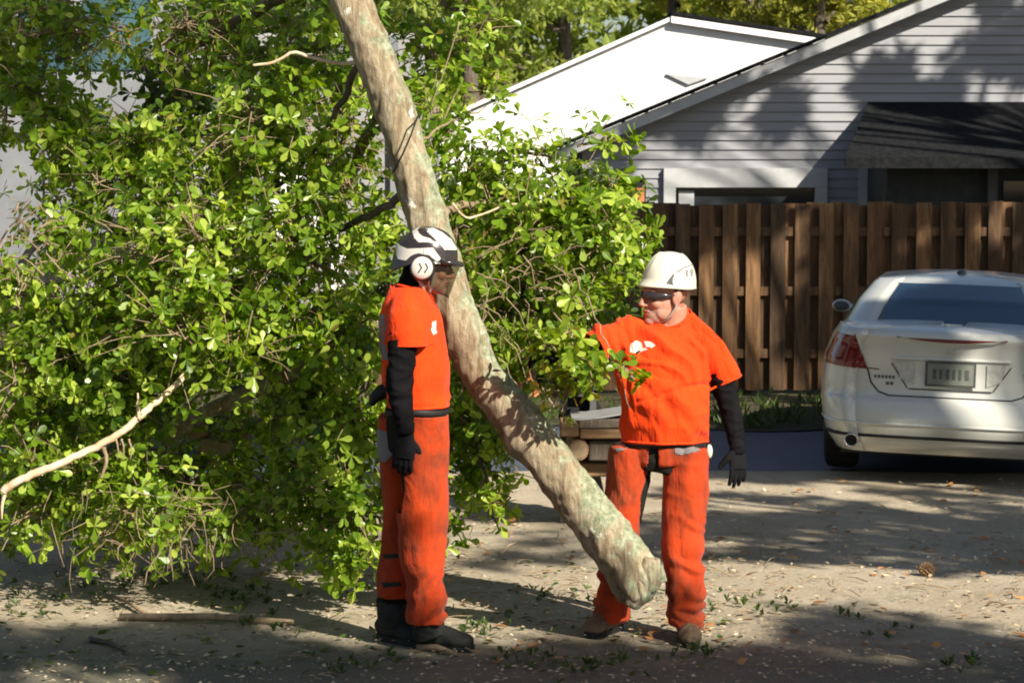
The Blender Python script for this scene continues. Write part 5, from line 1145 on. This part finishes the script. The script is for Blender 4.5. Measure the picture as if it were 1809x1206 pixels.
# peeled broken limb
bo_ = at(5, 900, 11.3); bl = empty('broken_limb', bo_, 'long pale peeled limb with torn splinters lying across the leaves', 'branch')
limb(bl, bo_, [(385, 610, 11.9), (350, 640, 11.75), (310, 680, 11.6), (262, 722, 11.5), (236, 745, 11.4), (205, 770, 11.35), (150, 798, 11.3), (90, 825, 11.25), (30, 850, 11.2), (6, 868, 11.2)], .014, .020, M['peeled'], 'limb', wob=.004, seg=12)
limb(bl, bo_, [(12, 856, 11.2), (5, 885, 11.2), (3, 918, 11.2)], .014, .003, M['peeled'], 'splinter', wob=.002)
limb(bl, bo_, [(246, 740, 11.4), (243, 715, 11.4), (244, 694, 11.4)], .010, .003, M['peeled'], 'splinter', wob=.002)
limb(bl, bo_, [(183, 790, 11.33), (188, 815, 11.33), (178, 845, 11.33)], .012, .006, M['cutwood'], 'splinter', wob=.002)
for px in (205, 215, 228): limb(bl, bo_, [(px, 775, 11.34), (px + 4, 795, 11.34), (px + 2, 812, 11.34)], .006, .002, M['cutwood'], 'splinter', wob=.002)
# backdrop bush behind everything; its dark leaf colour stands in for deep shade
BUSH = lc([(random.uniform(-40, 700), random.uniform(-60, 900), random.uniform(13.6, 14.6), 95, 85, .35, 55) for _ in range(44)])
BUSH = [c for i, c in enumerate(BUSH) if (i % 4) and not (c[0].x < at(110, 0, 14).x and 2.25 - .75 < c[0].z < 2.5) and c[0].z > .2 and not (at(250, 0, 14).x < c[0].x < at(470, 0, 14).x and c[0].z < .95) and not (at(455, 0, 14).x < c[0].x < at(640, 0, 14).x and at(0, 570, 14).z < c[0].z < at(0, 285, 14).z)]
b0 = at(420, 900, 14.1); b0.z = 0; bu = empty('bushy_tree', b0, 'shaded green tree standing behind the leaning trunk in front of the truck', 'tree')
limb(bu, b0, [(420, 1000, 14.1), (425, 700, 14.1), (400, 400, 14.2), (430, 0, 14.2)], .07, .04, M['bark_dark'], 'trunk')
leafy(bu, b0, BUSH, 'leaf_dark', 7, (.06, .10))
B2 = lc([(random.uniform(760, 1120), random.uniform(330, 640), random.uniform(14.2, 15.2), 70, 70, .3, 40) for _ in range(15)])
b1 = at(930, 800, 14.8); b1.z = 0; bu = empty('bushy_tree', b1, 'shaded green bush standing between the fence and the leaning trunk', 'bush')
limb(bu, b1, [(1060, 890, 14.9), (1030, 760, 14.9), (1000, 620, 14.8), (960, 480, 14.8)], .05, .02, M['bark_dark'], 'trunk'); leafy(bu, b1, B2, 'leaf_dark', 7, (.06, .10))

# ------------------------------------------------------------------ timber stack beyond the trunk
def plank(label, px0, px1, py0, py1, Y, mat, depth=.5, nm='timber_beam', tilt=0, group='timbers stacked behind the workers'):
    a_, b_ = at(px0, py1, Y), at(px1, py0, Y); c = (a_ + b_) / 2; m = MB(); m.box((a_.x - c.x, 0, a_.z - c.z), (b_.x - c.x, depth, b_.z - c.z)); o = m.build(nm, mat, loc=(c.x, Y, c.z)); o.rotation_euler = (0, R(tilt), 0)
    k = o.modifiers.new('b', 'BEVEL'); k.width = .008; tag(o, label, 'timber', group); return o
YS = 14.2
plank('weathered timber at the bottom of the stack behind the trunk', 985, 1120, 818, 842, YS + .1, M['old_timber'])
plank('dark squared timber in the middle of the stack behind the trunk', 1040, 1125, 778, 814, YS, M['bark_dark'], .4)
plank('short orange tinted board end lying on the stack beside the trunk', 990, 1022, 749, 771, YS - .1, M['old_timber'], .4)
plank('long tan board lying across the stack behind the worker', 1024, 1130, 760, 775, YS - .05, M['old_timber'], .5)
plank('upper dark board of the stack behind the reaching worker', 1022, 1125, 740, 757, YS, M['bark_dark'], .5, tilt=-1)
m = MB(); c = at(1022, 795, YS - .05); m.tube([(0, 0, 0), (0, .7, .01)], .062, 20, jitter=.04); lg = m.build('log', M['old_timber'], loc=c, smooth=False); tag(lg, 'round cut log end lodged in the timber stack', 'log')
m = MB(); m.tube([(0, -.004, 0), (0, .001, 0)], .052, 20); m.build('end_grain', M['cutwood'], lg)
m = MB(); c = at(1075, 736, YS); vs = []; 
for j in range(2): vs += [(-.22, j * .4, -.015), (-.05, j * .4, .0), (.12, j * .4, .028), (.2, j * .4, .03)]
m.add(vs, [(0, 1, 5, 4), (1, 2, 6, 5), (2, 3, 7, 6)]); o = m.build('metal_sheet', M['truck_grey'], loc=c); k = o.modifiers.new('s', 'SOLIDIFY'); k.thickness = .01; tag(o, 'bent grey sheet metal piece resting on top of the timber stack', 'sheet')
# machine glimpsed through the leaves
mc = empty('small_machine', (at(985, 700, 14.6).x, 14.6, 0), 'black petrol machine glimpsed through the leaves above the timber', 'machine'); o_ = mc.location
m = MB(); q = at(985, 655, 14.6) - o_; m.box((q.x - .13, 0, q.z - .12), (q.x + .12, .3, q.z + .05)); m.ball((q.x, .12, q.z + .07), (.1, .1, .08), 14, 9); m.build('engine', M['trim_black'], mc)
m = MB(); m.tube([(q.x + .15, .1, q.z - .3), (q.x + .15, .2, q.z - .3)], .14, 24); m.build('wheel', M['tyre'], mc)
m = MB(); m.tube([(q.x - .16, .1, q.z - .1), (q.x - .28, .1, q.z + .12), (q.x - .2, .1, q.z + .16)], .014, 8); m.box((q.x + .02, .02, 0), (q.x + .06, .3, q.z - .12)); m.box((q.x + .2, .02, 0), (q.x + .24, .3, q.z - .12)); m.box((q.x - .2, .02, q.z - .16), (q.x + .24, .3, q.z - .121)); m.build('frame', M['dark_grey'], mc)
# broken orange wood by the trunk
bw = empty('broken_stump', at(930, 690, 12.4), 'splintered orange wood of a snapped branch just beyond the trunk', 'branch'); o_ = bw.location; m = MB()
for px, py, l, tx in ((925, 640, .16, .02), (932, 650, .13, -.02), (915, 665, .12, -.06), (945, 680, .12, -.09), (905, 655, .1, .03)):
    a_ = at(px, py, 12.4) - o_; m.tube([a_ - Vector((0, 0, l * .5)), a_, a_ + Vector((tx, 0, l * .6))], [.022, .018, .003], 7, jitter=.2)
m.build('splinters', M['orange_wood'], bw); limb(bw, o_, [(930, 700, 12.4), (960, 690, 12.4), (1008, 688, 12.4)], .010, .006, M['twig'], 'stem', wob=.003); limb(bw, o_, [(955, 680, 12.3), (968, 700, 12.3), (980, 722, 12.3)], .006, .003, M['twig'], 'stem', wob=.003)
# boards glimpsed in the heap
for lab, px0, px1, py0, py1, t_, mt in (('tan wooden block glimpsed in the gap under the grey stem', 352, 408, 776, 806, 4, 'cutwood'), ('brown split log piece lying below the tan block', 372, 410, 805, 832, 30, 'old_timber'), ('weathered wedge of wood above the tan block', 330, 366, 756, 774, -18, 'old_timber'), ('brown slab of bark wood lying low in the heap', 392, 440, 834, 858, 15, 'old_timber')):
    plank(lab, px0, px1, py0, py1, 12.6, M[mt], .22, 'wood_block', t_, 'wood pieces glimpsed in the heap')
plank('narrow bright orange upright piece glimpsed low in the heap', 483, 491, 776, 800, 12.6, M['orange_wood'], .05, 'wood_block', 0, 'wood pieces glimpsed in the heap')

# ------------------------------------------------------------------ litter
def litter(name, n, box, size, mat, tmpl='leaf', per=1, flat=True):
    pos = []; dirs = []
    for _ in range(n):
        px = random.uniform(box[0], box[2]); py = random.uniform(box[1], box[3]); Y = F * CAMZ / (py - 282 + 1); p = at(px, py, Y); pos.append((p.x, p.y, .014 + random.uniform(0, .01))); dirs.append((random.gauss(0, .1), random.gauss(0, .1), 1))
    o = leaves_mesh(np.array(pos), np.array(dirs), per, size, mat, name, None, tmpl, (70, 95) if flat else (10, 60), 1.0); tag(o, kind='stuff'); return o
M['leaf_dry'] = leaf_mat('dry_leaf', (.20, .10, .04), (.42, .20, .07), (.62, .34, .12), .2, .7)
M['chip'] = leaf_mat('wood_chip', (.25, .17, .09), (.5, .38, .22), (.75, .66, .48), .05, .8)
litter('wood_chips', 4200, (-100, 985, 1900, 1230), (.008, .038), M['chip'])
litter('wood_chips', 900, (800, 850, 1900, 1000), (.015, .05), M['chip'])
litter('dry_leaves', 230, (700, 850, 1900, 1180), (.05, .09), M['leaf_dry'])
litter('fallen_green_leaves', 420, (-50, 985, 1300, 1200), (.04, .075), M['leaf_dark'])
m = MB()
for i in range(420):
    px = random.uniform(-60, 1880); py = random.choice((random.uniform(985, 1215), random.gauss(1050, 40), random.uniform(860, 1100) if px > 800 else random.gauss(1010, 18))); Y = F * CAMZ / (max(py, 850) - 282); a_ = at(px, max(py, 850), Y); a_.z = .014; th = random.uniform(0, 6.28); l_ = random.uniform(.03, .16); d = Vector((math.cos(th), math.sin(th), random.uniform(0, .12))) * l_
    m.tube([a_, a_ + d * .5 + Vector((random.uniform(-.01, .01), random.uniform(-.01, .01), .006)), a_ + d], [.0035, .003, .002], 4)
tag(m.build('twig_litter', M['twig']), kind='stuff')
pos = []; dirs = []
for i in range(1500):
    pos.append((random.uniform(-6, 7), random.choice((random.gauss(20.1, .25), random.uniform(20, 22.6))), .01)); dirs.append((random.gauss(0, .4), random.gauss(0, .4), 1))
tag(leaves_mesh(np.array(pos), np.array(dirs), 7, (.06, .17), M['leaf_dark'], 'grass', None, 'needle', (5, 50), 2.5), kind='stuff')
# low weeds
pos = []; dirs = []
for cx, cy, n in ((270, 1040, 14), (350, 1025, 22), (400, 1062, 20), (440, 1066, 16), (80, 1050, 12), (160, 1040, 8), (620, 1050, 10), (1300, 1080, 12), (1370, 1086, 12), (1500, 1090, 6), (1230, 1170, 16), (1060, 1190, 20), (920, 1170, 16), (820, 1130, 12), (600, 1190, 14), (1700, 1190, 14), (1550, 1130, 8), (1000, 1060, 10), (30, 1090, 16), (860, 1120, 12), (480, 1110, 16)):
    for _ in range(int(n * .7)):
        px = random.gauss(cx, 38); py = random.gauss(cy, 11); Y = F * CAMZ / (py - 282); p = at(px, py, Y); pos.append((p.x, p.y, .012)); dirs.append((random.gauss(0, .3), random.gauss(0, .3), 1))
tag(leaves_mesh(np.array(pos), np.array(dirs), 8, (.02, .05), M['leaf_dark'], 'weeds', None, 'leaf', (5, 70), .7), kind='stuff')
def sticks(lab, px0, py0, px1, py1, r, mt, nm='stick', lift=.03):
    def gp(px, py): Y = F * CAMZ / (py - 282); p = at(px, py, Y); p.z = lift; return p
    a_, b_ = gp(px0, py0), gp(px1, py1); m = MB(); mid = a_.lerp(b_, .5) + Vector((.0, .02, .01)); m.tube([Vector((0, 0, 0)), mid - a_, b_ - a_], [r, r * .9, r * .5], 8, jitter=.15); o = m.build(nm, M[mt], loc=a_, smooth=True); tag(o, lab, 'stick', 'sticks on the ground'); return o
sticks('brown knobbly stick lying across the shaded ground in front of the heap', 212, 1104, 520, 1112, .020, 'twig', lift=.02)
sticks('straight pale stick pointing up to the heap above the knobbly stick', 262, 1100, 190, 1062, .013, 'twig', lift=.02)
sticks('dark curled stick on the bare ground near the corner', 160, 1142, 225, 1166, .014, 'bark_dark', lift=.014)
sticks('small pale wood slab in front of the side on worker boots', 738, 1156, 808, 1168, .016, 'cutwood', lift=.012)
sticks('short pale twig on the ground beyond the trunk', 885, 985, 912, 965, .009, 'peeled', lift=.01)
pcn = at(1638, 1022, F * CAMZ / (1022 - 282)); pcn.z = .05; m = MB()
for i in range(60):
    t = i / 60; th = i * 2.4; r_ = .045 * math.sin(math.pi * (.15 + .8 * t)); c = Vector((-.06 + .12 * t, r_ * math.cos(th), r_ * math.sin(th))); m.tube([Vector((c.x - .008, c.y * .3, c.z * .3)), c, c + Vector((.008, c.y * .35, c.z * .35))], [.004, .010, .003], 5)
for i_ in range(len(m.v)): m.v[i_] = tuple(.7 * q_ for q_ in m.v[i_])
pcn.z = .035
o = m.build('pine_cone', M['old_timber'], loc=pcn); tag(o, 'open brown pine cone lying on the sunlit drive', 'pine cone')
